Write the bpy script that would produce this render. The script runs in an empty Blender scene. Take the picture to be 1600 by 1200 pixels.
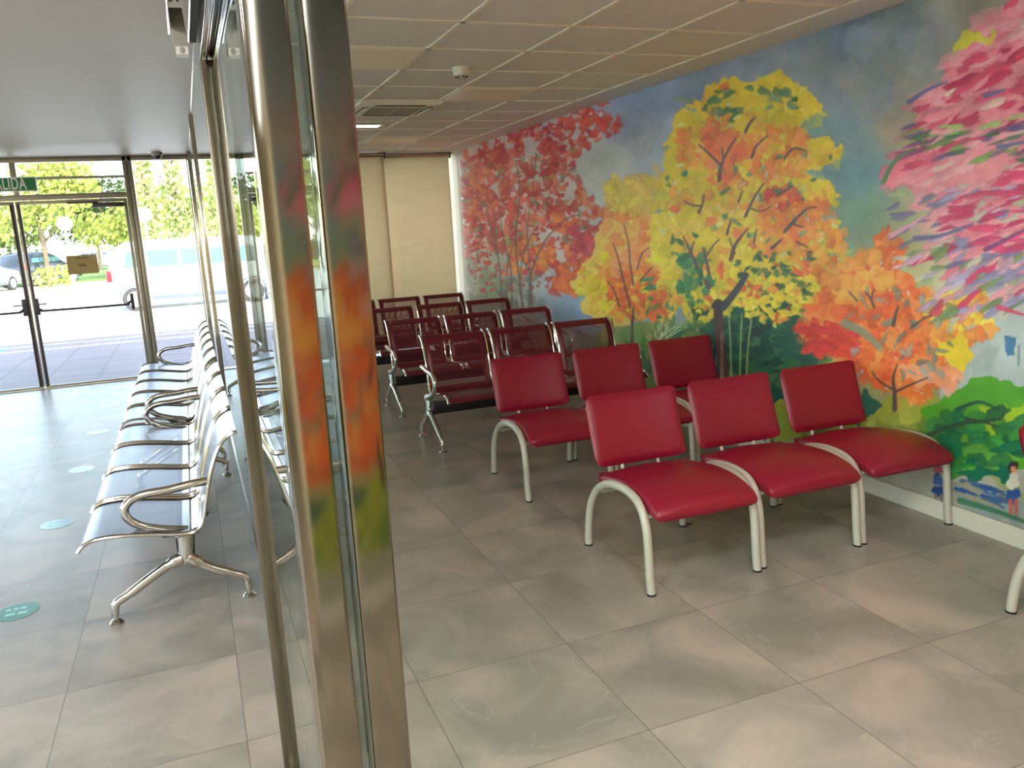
import bpy, bmesh, math, random
import numpy as np
from mathutils import Vector, Matrix
R = math.radians
scene = bpy.context.scene
col = scene.collection
random.seed(7); rng = np.random.default_rng(11)

# ------------------------------------------------------------------ camera
CAM_H = 1.6
rx = Vector((3297, 426, -1262.1672)); ry = Vector((-512, 223, -1262.1672))
rx = Vector((4097-800, 600-174, -1262.1672)).normalized()
ry = Vector((288-800, 600-377, -1262.1672)).normalized()
rz = rx.cross(ry).normalized(); ry = rz.cross(rx).normalized()
cam_d = bpy.data.cameras.new('camera'); cam = bpy.data.objects.new('camera', cam_d); col.objects.link(cam)
Rm = Matrix((rx, ry, rz))
cam.matrix_world = Matrix.Translation((0, 0, CAM_H)) @ Rm.to_4x4()
cam_d.sensor_fit = 'HORIZONTAL'; cam_d.sensor_width = 36; cam_d.lens = 36*1262.1672/1600
cam_d.clip_start = 0.02; cam_d.clip_end = 400
scene.camera = cam

# ------------------------------------------------------------------ sky, sun, exposure
world = bpy.data.worlds.new('sky'); scene.world = world; world.use_nodes = True
nt = world.node_tree; nt.nodes.clear()
sky = nt.nodes.new('ShaderNodeTexSky'); sky.sky_type = 'NISHITA'; sky.sun_disc = False
sky.sun_elevation = R(42); sky.sun_rotation = R(160); sky.air_density = 1.0; sky.dust_density = 1.0
mixw = nt.nodes.new('ShaderNodeMix'); mixw.data_type = 'RGBA'; mixw.inputs[0].default_value = 0.42
hs = nt.nodes.new('ShaderNodeRGBToBW'); nt.links.new(sky.outputs[0], hs.inputs[0])
nt.links.new(sky.outputs[0], mixw.inputs[6]); nt.links.new(hs.outputs[0], mixw.inputs[7])
bg = nt.nodes.new('ShaderNodeBackground'); bg.inputs[1].default_value = 0.54
ow = nt.nodes.new('ShaderNodeOutputWorld')
nt.links.new(mixw.outputs[2], bg.inputs[0]); nt.links.new(bg.outputs[0], ow.inputs[0])
sd = bpy.data.lights.new('sun', 'SUN'); sd.energy = 3.2; sd.angle = R(0.6); sd.color = (1, .95, .86)
sun = bpy.data.objects.new('sun', sd); col.objects.link(sun)
sdir = Vector((-0.28, 0.80, -0.62))            # light travels this way: from behind the building
sun.rotation_euler = sdir.to_track_quat('-Z', 'Y').to_euler()
vs = scene.view_settings
vs.view_transform = 'Standard'; vs.look = 'None'; vs.gamma = 1; vs.exposure = 1.58; vs.use_curve_mapping = False
scene.cycles.transparent_max_bounces = 24; scene.cycles.sample_clamp_indirect = 6
scene.cycles.caustics_reflective = False; scene.cycles.caustics_refractive = False
scene.cycles.max_bounces = 10; scene.cycles.diffuse_bounces = 6

# ------------------------------------------------------------------ materials
def lin(c):
    return tuple(((x/255)/12.92 if x/255 <= .04045 else ((x/255+.055)/1.055)**2.4) for x in c)
MATS = {}
def mat(name, rgb=(200, 200, 200), rough=.5, metal=0, bump=0, bscale=40, var=0, vscale=8, emit=None, es=0, spec=.5, coat=0, stretch=None):
    if name in MATS: return MATS[name]
    m = bpy.data.materials.new(name); m.use_nodes = True; n = m.node_tree; b = n.nodes['Principled BSDF']
    c = lin(rgb)
    b.inputs['Base Color'].default_value = (*c, 1); b.inputs['Roughness'].default_value = rough
    b.inputs['Metallic'].default_value = metal; b.inputs['Specular IOR Level'].default_value = spec
    b.inputs['Coat Weight'].default_value = coat
    tc = n.nodes.new('ShaderNodeTexCoord')
    src = tc.outputs['Object']
    if stretch:
        mp = n.nodes.new('ShaderNodeMapping'); mp.inputs['Scale'].default_value = stretch
        n.links.new(src, mp.inputs[0]); src = mp.outputs[0]
    if var:
        nz = n.nodes.new('ShaderNodeTexNoise'); nz.inputs['Scale'].default_value = vscale; nz.inputs['Detail'].default_value = 5
        n.links.new(src, nz.inputs['Vector'])
        mx = n.nodes.new('ShaderNodeMix'); mx.data_type = 'RGBA'
        mx.inputs[6].default_value = (*[x*(1-var) for x in c], 1); mx.inputs[7].default_value = (*[min(1, x*(1+var)) for x in c], 1)
        n.links.new(nz.outputs[0], mx.inputs[0]); n.links.new(mx.outputs[2], b.inputs['Base Color'])
    if bump:
        nb = n.nodes.new('ShaderNodeTexNoise'); nb.inputs['Scale'].default_value = bscale; nb.inputs['Detail'].default_value = 6
        n.links.new(src, nb.inputs['Vector'])
        bp = n.nodes.new('ShaderNodeBump'); bp.inputs['Strength'].default_value = bump; bp.inputs['Distance'].default_value = .004
        n.links.new(nb.outputs[0], bp.inputs['Height']); n.links.new(bp.outputs[0], b.inputs['Normal'])
    if emit:
        b.inputs['Emission Color'].default_value = (*lin(emit), 1); b.inputs['Emission Strength'].default_value = es
    MATS[name] = m; return m

def glass_mat(name, tint=(1, 1, 1), rough=0.0):
    m = bpy.data.materials.new(name); m.use_nodes = True; n = m.node_tree; n.nodes.clear()
    o = n.nodes.new('ShaderNodeOutputMaterial'); mx = n.nodes.new('ShaderNodeMixShader')
    t = n.nodes.new('ShaderNodeBsdfTransparent'); t.inputs[0].default_value = (*tint, 1)
    g = n.nodes.new('ShaderNodeBsdfGlossy'); g.inputs['Roughness'].default_value = rough; g.inputs[0].default_value = (.97, 1, .98, 1)
    ge = n.nodes.new('ShaderNodeNewGeometry'); d = n.nodes.new('ShaderNodeVectorMath'); d.operation = 'DOT_PRODUCT'
    n.links.new(ge.outputs['Incoming'], d.inputs[0]); n.links.new(ge.outputs['Normal'], d.inputs[1])
    def M(op, a, bb=None):
        k = n.nodes.new('ShaderNodeMath'); k.operation = op
        for i, v in enumerate((a, bb)):
            if v is None: continue
            if isinstance(v, (int, float)): k.inputs[i].default_value = v
            else: n.links.new(v, k.inputs[i])
        return k.outputs[0]
    a = M('ABSOLUTE', d.outputs['Value']); a = M('SUBTRACT', 1, a); a = M('POWER', a, 5); a = M('MULTIPLY', a, .96); a = M('ADD', a, .04)
    n.links.new(a, mx.inputs[0]); n.links.new(t.outputs[0], mx.inputs[1]); n.links.new(g.outputs[0], mx.inputs[2])
    n.links.new(mx.outputs[0], o.inputs[0]); MATS[name] = m; return m

def perforated(name, rgb, rough, metal, pitch, hole):
    m = mat(name, rgb, rough, metal); n = m.node_tree; b = n.nodes['Principled BSDF']; o = n.nodes['Material Output']
    uv = n.nodes.new('ShaderNodeUVMap'); uv.uv_map = 'UVMap'
    sp = n.nodes.new('ShaderNodeSeparateXYZ'); n.links.new(uv.outputs[0], sp.inputs[0])
    def M(op, a, bb=None):
        k = n.nodes.new('ShaderNodeMath'); k.operation = op
        for i, v in enumerate((a, bb)):
            if v is None: continue
            if isinstance(v, (int, float)): k.inputs[i].default_value = v
            else: n.links.new(v, k.inputs[i])
        return k.outputs[0]
    y = M('DIVIDE', sp.outputs[1], pitch*.866); row = M('FLOOR', y)
    x = M('ADD', M('DIVIDE', sp.outputs[0], pitch), M('MULTIPLY', row, .5))
    fx = M('SUBTRACT', M('FRACT', x), .5); fy = M('MULTIPLY', M('SUBTRACT', M('FRACT', y), .5), .866)
    d = M('SQRT', M('ADD', M('MULTIPLY', fx, fx), M('MULTIPLY', fy, fy)))
    h = M('LESS_THAN', d, hole/pitch/2)
    t = n.nodes.new('ShaderNodeBsdfTransparent'); mx = n.nodes.new('ShaderNodeMixShader')
    n.links.new(h, mx.inputs[0]); n.links.new(b.outputs[0], mx.inputs[1]); n.links.new(t.outputs[0], mx.inputs[2]); n.links.new(mx.outputs[0], o.inputs[0])
    return m

def tile_floor():
    m = bpy.data.materials.new('slate_floor_tile'); m.use_nodes = True; n = m.node_tree; b = n.nodes['Principled BSDF']
    ge = n.nodes.new('ShaderNodeNewGeometry'); sp = n.nodes.new('ShaderNodeSeparateXYZ'); n.links.new(ge.outputs['Position'], sp.inputs[0])
    def M(op, a, bb=None, c=None):
        k = n.nodes.new('ShaderNodeMath'); k.operation = op
        for i, v in enumerate((a, bb, c)):
            if v is None: continue
            if isinstance(v, (int, float)): k.inputs[i].default_value = v
            else: n.links.new(v, k.inputs[i])
        return k.outputs[0]
    x = M('DIVIDE', M('ADD', sp.outputs[0], .005+6*.595), .595)
    side = M('GREATER_THAN', sp.outputs[0], .16)
    y = M('DIVIDE', M('ADD', M('ADD', sp.outputs[1], 6-3.69), M('MULTIPLY', side, .52)), .605)
    ix = M('FLOOR', x); iy = M('FLOOR', y); fx = M('FRACT', x); fy = M('FRACT', y)
    ex = M('MINIMUM', fx, M('SUBTRACT', 1, fx)); ey = M('MINIMUM', fy, M('SUBTRACT', 1, fy)); e = M('MINIMUM', ex, ey)
    joint = M('LESS_THAN', e, .0034)
    cid = n.nodes.new('ShaderNodeCombineXYZ'); n.links.new(ix, cid.inputs[0]); n.links.new(iy, cid.inputs[1])
    wn = n.nodes.new('ShaderNodeTexWhiteNoise'); wn.noise_dimensions = '3D'; n.links.new(cid.outputs[0], wn.inputs['Vector'])
    off = n.nodes.new('ShaderNodeVectorMath'); off.operation = 'MULTIPLY_ADD'; off.inputs[1].default_value = (7, 7, 7)
    n.links.new(wn.outputs['Color'], off.inputs[0]); n.links.new(ge.outputs['Position'], off.inputs[2])
    n1 = n.nodes.new('ShaderNodeTexNoise'); n1.inputs['Scale'].default_value = 2.3; n1.inputs['Detail'].default_value = 8; n1.inputs['Distortion'].default_value = .8
    n.links.new(off.outputs[0], n1.inputs['Vector'])
    n2 = n.nodes.new('ShaderNodeTexNoise'); n2.inputs['Scale'].default_value = 28; n2.inputs['Detail'].default_value = 7
    n.links.new(off.outputs[0], n2.inputs['Vector'])
    cr = n.nodes.new('ShaderNodeValToRGB'); n.links.new(n1.outputs[0], cr.inputs[0])
    el = cr.color_ramp.elements; el[0].position = .32; el[1].position = .72
    el[0].color = (*lin((136, 131, 120)), 1); el[1].color = (*lin((182, 166, 150)), 1)
    k = el.new(.5); k.color = (*lin((158, 150, 137)), 1)
    # pale veins
    n3 = n.nodes.new('ShaderNodeTexNoise'); n3.inputs['Scale'].default_value = 1.6; n3.inputs['Detail'].default_value = 5; n3.inputs['Distortion'].default_value = 1.4
    n.links.new(off.outputs[0], n3.inputs['Vector'])
    v = M('ABSOLUTE', M('SUBTRACT', n3.outputs[0], .5)); v = M('LESS_THAN', v, .0045); v = M('MULTIPLY', v, M('MULTIPLY', wn.outputs['Value'], .28))
    mv = n.nodes.new('ShaderNodeMix'); mv.data_type = 'RGBA'; mv.inputs[7].default_value = (*lin((185, 176, 158)), 1)
    n.links.new(v, mv.inputs[0]); n.links.new(cr.outputs[0], mv.inputs[6])
    hv = n.nodes.new('ShaderNodeHueSaturation'); n.links.new(mv.outputs[2], hv.inputs['Color'])
    n.links.new(M('ADD', M('ADD', .86, M('MULTIPLY', wn.outputs['Value'], .16)), M('MULTIPLY', n2.outputs[0], .16)), hv.inputs['Value'])
    mj = n.nodes.new('ShaderNodeMix'); mj.data_type = 'RGBA'; mj.inputs[7].default_value = (*lin((106, 98, 84)), 1)
    n.links.new(M('MULTIPLY', joint, .8), mj.inputs[0]); n.links.new(hv.outputs[0], mj.inputs[6]); n.links.new(mj.outputs[2], b.inputs['Base Color'])
    n.links.new(M('ADD', .29, M('MULTIPLY', n2.outputs[0], .14)), b.inputs['Roughness'])
    hgt = M('SUBTRACT', M('ADD', M('MULTIPLY', n2.outputs[0], .5), n1.outputs[0]), M('MULTIPLY', joint, .6))
    bp = n.nodes.new('ShaderNodeBump'); bp.inputs['Strength'].default_value = .22; bp.inputs['Distance'].default_value = .006
    n.links.new(hgt, bp.inputs['Height']); n.links.new(bp.outputs[0], b.inputs['Normal'])
    return m

def paver_mat():
    m = bpy.data.materials.new('paving_slab'); m.use_nodes = True; n = m.node_tree; b = n.nodes['Principled BSDF']
    ge = n.nodes.new('ShaderNodeNewGeometry')
    br = n.nodes.new('ShaderNodeTexBrick'); br.offset = 0; br.inputs['Scale'].default_value = 1
    br.inputs['Brick Width'].default_value = .6; br.inputs['Row Height'].default_value = .6; br.inputs['Mortar Size'].default_value = .014
    br.inputs['Color1'].default_value = (*lin((108, 92, 100)), 1); br.inputs['Color2'].default_value = (*lin((120, 104, 110)), 1)
    br.inputs['Mortar'].default_value = (*lin((95, 78, 80)), 1)
    n.links.new(ge.outputs['Position'], br.inputs['Vector']); 
    mp = n.nodes.new('ShaderNodeMapping'); mp.inputs['Scale'].default_value = (.7, 6, 1); n.links.new(ge.outputs['Position'], mp.inputs[0])
    nz = n.nodes.new('ShaderNodeTexNoise'); nz.inputs['Scale'].default_value = 1.5; nz.inputs['Detail'].default_value = 6; n.links.new(mp.outputs[0], nz.inputs['Vector'])
    hv = n.nodes.new('ShaderNodeHueSaturation'); n.links.new(br.outputs[0], hv.inputs['Color'])
    k = n.nodes.new('ShaderNodeMath'); k.operation = 'MULTIPLY_ADD'; k.inputs[1].default_value = 1.2; k.inputs[2].default_value = .35
    n.links.new(nz.outputs[0], k.inputs[0]); n.links.new(k.outputs[0], hv.inputs['Value']); n.links.new(hv.outputs[0], b.inputs['Base Color'])
    b.inputs['Roughness'].default_value = .6
    return m

M_ = dict(
    floor=tile_floor(), paver=paver_mat(),
    ceil=mat('painted_ceiling', (192, 180, 160), .45, bump=.12, bscale=2.5, var=.04, vscale=1.2, stretch=(.5, 2.5, 1)),
    tile=mat('mineral_ceiling_tile', (228, 222, 214), .9, bump=.3, bscale=220, var=.05, vscale=150),
    tbar=mat('ceiling_grid_bar', (240, 232, 214), .5),
    cornice=mat('plaster_strip', (226, 220, 212), .85),
    wall=mat('cream_wall_paint', (214, 200, 172), .8, bump=.05),
    skirt=mat('white_skirting', (222, 216, 198), .45),
    steel=mat('brushed_stainless', (196, 186, 166), .17, 1, bump=.05, bscale=30, stretch=(8, 8, .3)),
    profile=mat('dull_stainless_profile', (120, 112, 96), .26, 1, bump=.03, bscale=5, stretch=(3, 3, .6)),
    steel2=mat('satin_stainless_profile', (136, 130, 116), .08, 1, bump=.015, bscale=5, stretch=(3, 3, .6)),
    chrome=mat('polished_aluminium', (222, 220, 214), .09, 1),
    castalu=mat('cast_aluminium', (206, 202, 194), .14, 1),
    frame=mat('aluminium_frame', (150, 142, 124), .32, .75),
    dark=mat('dark_bronze_bar', (58, 42, 42), .35),
    black=mat('black_plastic', (22, 22, 22), .4),
    beam=mat('black_steel_beam', (28, 27, 30), .4),
    rubber=mat('black_rubber', (14, 14, 13), .7),
    burg=mat('burgundy_powder_coat', (112, 32, 46), .32, .15),
    burg_p=perforated('burgundy_perforated_sheet', (112, 32, 46), .35, .15, .0085, .0066),
    steel_p=perforated('steel_perforated_sheet', (128, 130, 142), .3, 1, .006, .0040),
    vinyl=mat('red_vinyl', (144, 22, 46), .34, bump=.12, bscale=260, var=.07, vscale=14),
    seam=mat('red_vinyl_piping', (112, 16, 32), .4),
    tube=mat('light_grey_enamel', (196, 190, 174), .38, .1),
    blind=None,
    white=mat('white_plastic', (226, 222, 210), .4),
    greypl=mat('grey_plastic', (150, 146, 134), .45),
    green=mat('green_vinyl_sticker', (24, 128, 96), .22),
    greenl=mat('pale_green_print', (120, 200, 175), .3),
    signg=mat('exit_sign_green', (16, 122, 66), .35),
    signw=mat('exit_sign_letter', (226, 232, 214), .35),
    paper=mat('tan_paper', (176, 148, 98), .8),
    ink=mat('brown_ink', (92, 72, 40), .8),
    lampon=mat('lit_diffuser', (255, 250, 235), .4, emit=(255, 246, 226), es=9),
    panel=mat('opal_diffuser', (238, 226, 206), .35),
    asphalt=mat('pale_asphalt', (205, 202, 196), .9, var=.06, vscale=3),
    blueline=mat('blue_road_paint', (60, 150, 200), .7),
    whiteline=mat('white_road_paint', (240, 240, 238), .7),
    kerb=mat('pale_kerbstone', (225, 218, 205), .8),
    carwhite=mat('white_car_paint', (240, 242, 244), .18, coat=.6),
    cardark=mat('dark_blue_car_paint', (40, 48, 66), .25, coat=.6),
    carglass=mat('car_window_glass', (78, 118, 122), .15, spec=.25),
    tyre=mat('tyre_rubber', (52, 52, 54), .8),
    hub=mat('wheel_hub', (196, 196, 198), .35, .6),
    tail=mat('red_tail_lamp', (220, 20, 34), .3),
    sill=mat('grey_car_trim', (82, 90, 104), .5),
    bark=mat('tree_bark', (104, 90, 72), .9, var=.2),
    grass=mat('grass', (96, 128, 46), .95, var=.25, vscale=3),
    globe=mat('opal_lamp_globe', (246, 246, 240), .3),
    pole=mat('pale_lamp_pole', (214, 214, 210), .5),
    housew=mat('far_wall', (222, 214, 200), .9),
)
GL = glass_mat('clear_glass', (.97, .99, .975))
GLD = glass_mat('door_glass', (.95, .98, .96))
GLP = glass_mat('partition_glass', (.90, .95, .92))

def leafmat(name, rgb):
    m = bpy.data.materials.new(name); m.use_nodes = True; n = m.node_tree; n.nodes.clear()
    o = n.nodes.new('ShaderNodeOutputMaterial'); a = n.nodes.new('ShaderNodeBsdfDiffuse'); t = n.nodes.new('ShaderNodeBsdfTranslucent'); mx = n.nodes.new('ShaderNodeMixShader')
    ge = n.nodes.new('ShaderNodeNewGeometry'); hv = n.nodes.new('ShaderNodeHueSaturation'); hv.inputs['Color'].default_value = (*lin(rgb), 1)
    k = n.nodes.new('ShaderNodeMath'); k.operation = 'MULTIPLY_ADD'; k.inputs[1].default_value = .9; k.inputs[2].default_value = .55
    n.links.new(ge.outputs['Random Per Island'], k.inputs[0]); n.links.new(k.outputs[0], hv.inputs['Value'])
    for s in (a, t): n.links.new(hv.outputs[0], s.inputs[0])
    mx.inputs[0].default_value = .45
    n.links.new(a.outputs[0], mx.inputs[1]); n.links.new(t.outputs[0], mx.inputs[2]); n.links.new(mx.outputs[0], o.inputs[0]); return m
LEAF = [leafmat('yellow_green_leaf', (172, 180, 96)), leafmat('green_leaf', (134, 150, 84)), leafmat('poplar_leaf', (176, 186, 122)), leafmat('dark_green_leaf', (74, 94, 56))]

def blind_mat():
    m = bpy.data.materials.new('roller_blind_fabric'); m.use_nodes = True; n = m.node_tree; n.nodes.clear()
    o = n.nodes.new('ShaderNodeOutputMaterial'); a = n.nodes.new('ShaderNodeBsdfDiffuse'); t = n.nodes.new('ShaderNodeBsdfTranslucent'); mx = n.nodes.new('ShaderNodeMixShader')
    tc = n.nodes.new('ShaderNodeTexCoord'); mp = n.nodes.new('ShaderNodeMapping'); mp.inputs['Scale'].default_value = (1.2, 1, 25)
    nz = n.nodes.new('ShaderNodeTexNoise'); nz.inputs['Scale'].default_value = 1.4
    n.links.new(tc.outputs['Object'], mp.inputs[0]); n.links.new(mp.outputs[0], nz.inputs[0])
    hv = n.nodes.new('ShaderNodeHueSaturation'); hv.inputs['Color'].default_value = (*lin((236, 222, 194)), 1)
    k = n.nodes.new('ShaderNodeMath'); k.operation = 'MULTIPLY_ADD'; k.inputs[1].default_value = .16; k.inputs[2].default_value = .92
    n.links.new(nz.outputs[0], k.inputs[0]); n.links.new(k.outputs[0], hv.inputs['Value'])
    for s in (a, t): n.links.new(hv.outputs[0], s.inputs[0])
    mx.inputs[0].default_value = .44
    n.links.new(a.outputs[0], mx.inputs[1]); n.links.new(t.outputs[0], mx.inputs[2]); n.links.new(mx.outputs[0], o.inputs[0]); return m
M_['blind'] = blind_mat()

# ------------------------------------------------------------------ mesh helpers
def box(bm, x0, x1, y0, y1, z0, z1, mi=0, bev=0):
    vs_ = [bm.verts.new(p) for p in ((x0,y0,z0),(x1,y0,z0),(x1,y1,z0),(x0,y1,z0),(x0,y0,z1),(x1,y0,z1),(x1,y1,z1),(x0,y1,z1))]
    fs = []
    for f in ((3,2,1,0),(4,5,6,7),(0,1,5,4),(1,2,6,5),(2,3,7,6),(3,0,4,7)):
        fc = bm.faces.new([vs_[i] for i in f]); fc.material_index = mi; fs.append(fc)
    if bev:
        es = list({e for f in fs for e in f.edges})
        bmesh.ops.bevel(bm, geom=es, offset=bev, segments=2, affect='EDGES', profile=.6)
def tube(bm, pts, r, n=10, cap=True, flat=1.0, up=None, mi=0, closed=False):
    pts = [Vector(p) for p in pts]; N = len(pts)
    rs = r if isinstance(r, (list, tuple)) else [r]*N
    rings = []; prev = None
    for i, p in enumerate(pts):
        if closed: t = pts[(i+1) % N]-pts[i-1]
        else: t = pts[min(i+1, N-1)]-pts[max(i-1, 0)]
        t.normalize()
        if up is not None: a = Vector(up)
        elif prev is not None: a = prev
        else: a = Vector((0, 0, 1)) if abs(t.z) < .9 else Vector((1, 0, 0))
        s = a-t*a.dot(t)
        if s.length < 1e-5: s = t.orthogonal()
        s.normalize(); q = t.cross(s).normalized(); prev = s
        rings.append([bm.verts.new(p+s*(math.cos(k*2*math.pi/n)*rs[i]*flat)+q*(math.sin(k*2*math.pi/n)*rs[i])) for k in range(n)])
    L = N if closed else N-1
    for i in range(L):
        A, B = rings[i], rings[(i+1) % N]
        for k in range(n):
            f = bm.faces.new((A[k], A[(k+1) % n], B[(k+1) % n], B[k])); f.material_index = mi
    if cap and not closed:
        bm.faces.new(list(reversed(rings[0]))).material_index = mi; bm.faces.new(rings[-1]).material_index = mi
def smoothpath(pts, k=6):
    P = [Vector(p) for p in pts]; out = []
    for i in range(len(P)-1):
        a = P[max(i-1, 0)]; b = P[i]; c = P[i+1]; d = P[min(i+2, len(P)-1)]
        for j in range(k):
            t = j/k
            out.append(.5*((2*b)+(c-a)*t+(2*a-5*b+4*c-d)*t*t+(3*b-a-3*c+d)*t**3))
    out.append(P[-1]); return out
def lathe(bm, prof, c=(0, 0, 0), n=20, axis='z', mi=0):
    rings = []
    for (r, z) in prof:
        ring = []
        for k in range(n):
            a = k*2*math.pi/n; x, y = r*math.cos(a), r*math.sin(a)
            p = (x, y, z) if axis == 'z' else ((x, z, y) if axis == 'y' else (z, x, y))
            ring.append(bm.verts.new((p[0]+c[0], p[1]+c[1], p[2]+c[2])))
        rings.append(ring)
    for A, B in zip(rings, rings[1:]):
        for k in range(n):
            bm.faces.new((A[k], A[(k+1) % n], B[(k+1) % n], B[k])).material_index = mi
    for ring in (rings[0], rings[-1]):
        try: bm.faces.new(ring).material_index = mi
        except ValueError: pass
def prism(bm, poly, axis, a0, a1, mi=0):
    """poly: list of 2D points; axis 'x','y','z' = extrusion axis"""
    def P(u, v, w): return {'x': (w, u, v), 'y': (u, w, v), 'z': (u, v, w)}[axis]
    A = [bm.verts.new(P(u, v, a0)) for u, v in poly]; B = [bm.verts.new(P(u, v, a1)) for u, v in poly]
    bm.faces.new(list(reversed(A))).material_index = mi; bm.faces.new(B).material_index = mi
    for i in range(len(poly)):
        j = (i+1) % len(poly); bm.faces.new((A[i], A[j], B[j], B[i])).material_index = mi
def obj(name, bm, mats, parent=None, smooth=35, loc=None, recalc=True):
    if recalc: bmesh.ops.recalc_face_normals(bm, faces=bm.faces)
    me = bpy.data.meshes.new(name); bm.to_mesh(me); bm.free()
    if not isinstance(mats, (list, tuple)): mats = [mats]
    for m in mats: me.materials.append(m)
    if smooth:
        me.polygons.foreach_set('use_smooth', [True]*len(me.polygons)); me.set_sharp_from_angle(angle=R(smooth))
    o = bpy.data.objects.new(name, me); col.objects.link(o)
    if parent: o.parent = parent
    if loc: o.location = loc
    return o
def NB(): return bmesh.new()
def tag(o, label=None, cat=None, group=None, kind=None):
    if label: o['label'] = label
    if cat: o['category'] = cat
    if group: o['group'] = group
    if kind: o['kind'] = kind
    return o
def empty(name, loc=(0, 0, 0), rz=0, **k):
    o = bpy.data.objects.new(name, None); col.objects.link(o); o.location = loc; o.rotation_euler = (0, 0, rz); o.empty_display_size = .1
    return tag(o, **k)
def kids(o): return [c for c in bpy.data.objects if c.parent == o]
def copy_tree(o, parent=None):
    c = o.copy(); col.objects.link(c)
    if parent: c.parent = parent
    for ch in kids(o): copy_tree(ch, c)
    return c
def bx(name, dims, m, parent=None, bev=0, loc=None):
    bm = NB(); box(bm, *dims, bev=bev); return obj(name, bm, m, parent, loc=loc, smooth=30)
def struct(o): o['kind'] = 'structure'; return o

XW, YF, ZC = 3.437, 10.65, 2.57     # mural wall, entrance facade, tiled ceiling
# ------------------------------------------------------------------ shell
bm = NB(); box(bm, -5, XW+.2, -6, YF, -.2, 0); struct(obj('floor', bm, M_['floor'], smooth=0))
bm = NB(); box(bm, XW+.004, XW+.25, -1.5, YF+.15, 0, 3.2); struct(obj('wall_right', bm, M_['wall'], smooth=0))
bm = NB(); box(bm, -5, .17, -6, YF+.1, 2.6, 4.3); struct(obj('ceiling', bm, M_['ceil'], smooth=0))
# tiled ceiling over the waiting area with its grid bars
bm = NB(); box(bm, .17, XW+.004, -1.3, YF+.1, ZC+.006, 4.3, 0)
gx = [.785+.595*k for k in range(-1, 5)]; gy = [3.96+.595*k for k in range(-8, 12)]
for x in gx: box(bm, x-.012, x+.012, -1.3, YF-.05, ZC, ZC+.006, 1)
for y in gy: box(bm, .17, gx[-1], y-.012, y+.012, ZC, ZC+.006, 1)
box(bm, gx[-1], XW, -1.3, YF-.05, ZC-.001, ZC+.006, 2)
struct(obj('ceiling', bm, [M_['tile'], M_['tbar'], M_['cornice']], smooth=0))
bm = NB(); box(bm, XW-.014, XW, -1.2, YF-.32, 0, .095, bev=.004); struct(obj('baseboard_right', bm, M_['skirt'], smooth=0))
# left side: glazed wall with posts, back of the lobby
bm = NB(); box(bm, -5.1, -4.9, -6, YF+.1, 0, .45); box(bm, -5.1, -4.9, -6, YF+.1, 2.35, 2.6)
for k in range(8): box(bm, -5.1, -4.9, -6+k*2.37, -5.75+k*2.37, .45, 2.35)
struct(obj('wall_left', bm, mat('yellow_wall_paint', (222, 204, 110), .7), smooth=0))
for k in range(7):
    o = bx('window_%d' % (5+k), (-5.0, -4.99, -5.75+k*2.37, -3.63+k*2.37, .45, 2.35), GL); struct(o)
bm = NB(); box(bm, -5.1, .25, -6.2, -6, 0, 2.6); struct(obj('wall_back', bm, M_['wall'], smooth=0))
bm = NB(); box(bm, .25, .40, -6.2, -1.3, 0, 2.6); struct(obj('wall_side', bm, M_['wall'], smooth=0))

# ------------------------------------------------------------------ mural (painted in numpy on a canvas, laid on the wall mesh as a colour attribute)
RW = np.array([list(rx), list(ry), list(rz)])
def proj_wall(Y, Z):
    d = np.stack([np.full_like(Y, XW), Y, Z-CAM_H], -1) @ RW
    return 800-1262.1672*d[..., 0]/d[..., 2]*1.0, 600+1262.1672*d[..., 1]/d[..., 2]
CX0, CY0, CW, CH = 690, -110, 940, 990
cv = np.zeros((CH, CW, 3)); yy, xx = np.mgrid[0:CH, 0:CW].astype(float); xx += CX0; yy += CY0
def vnoise(step, seed):
    r = np.random.default_rng(seed); gh, gw = int(CH/step)+3, int(CW/step)+3; g = r.random((gh, gw))
    y = (yy-CY0)/step; x = (xx-CX0)/step; y0 = y.astype(int); x0 = x.astype(int); fy = y-y0; fx = x-x0
    fy = fy*fy*(3-2*fy); fx = fx*fx*(3-2*fx)
    return (g[y0, x0]*(1-fx)+g[y0, x0+1]*fx)*(1-fy)+(g[y0+1, x0]*(1-fx)+g[y0+1, x0+1]*fx)*fy
WX = (vnoise(22, 1)-.5)*20+(vnoise(8, 2)-.5)*9; WY = (vnoise(22, 3)-.5)*20+(vnoise(8, 4)-.5)*9
wash = (vnoise(60, 5)-.5)*.9+(vnoise(20, 6)-.5)*.55+(vnoise(6, 7)-.5)*.25
def inpoly(px, py, poly):
    m = np.zeros(px.shape, bool); n = len(poly); j = n-1
    for i in range(n):
        xi, yi = poly[i]; xj, yj = poly[j]
        if yi != yj:
            c = ((yi > py) != (yj > py)) & (px < (xj-xi)*(py-yi)/(yj-yi)+xi); m ^= c
        j = i
    return m
def sl(x0, x1, y0, y1):
    return slice(max(0, int(y0-CY0)), max(0, min(CH, int(y1-CY0)+1))), slice(max(0, int(x0-CX0)), max(0, min(CW, int(x1-CX0)+1)))
def fill(poly, c, a=1.0, warp=1.0):
    xs = [p[0] for p in poly]; ys = [p[1] for p in poly]; s = sl(min(xs)-22, max(xs)+22, min(ys)-22, max(ys)+22)
    m = inpoly(xx[s]+WX[s]*warp, yy[s]+WY[s]*warp, poly)
    v = cv[s]; v[m] = v[m]*(1-a)+np.array(c)*a
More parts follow.
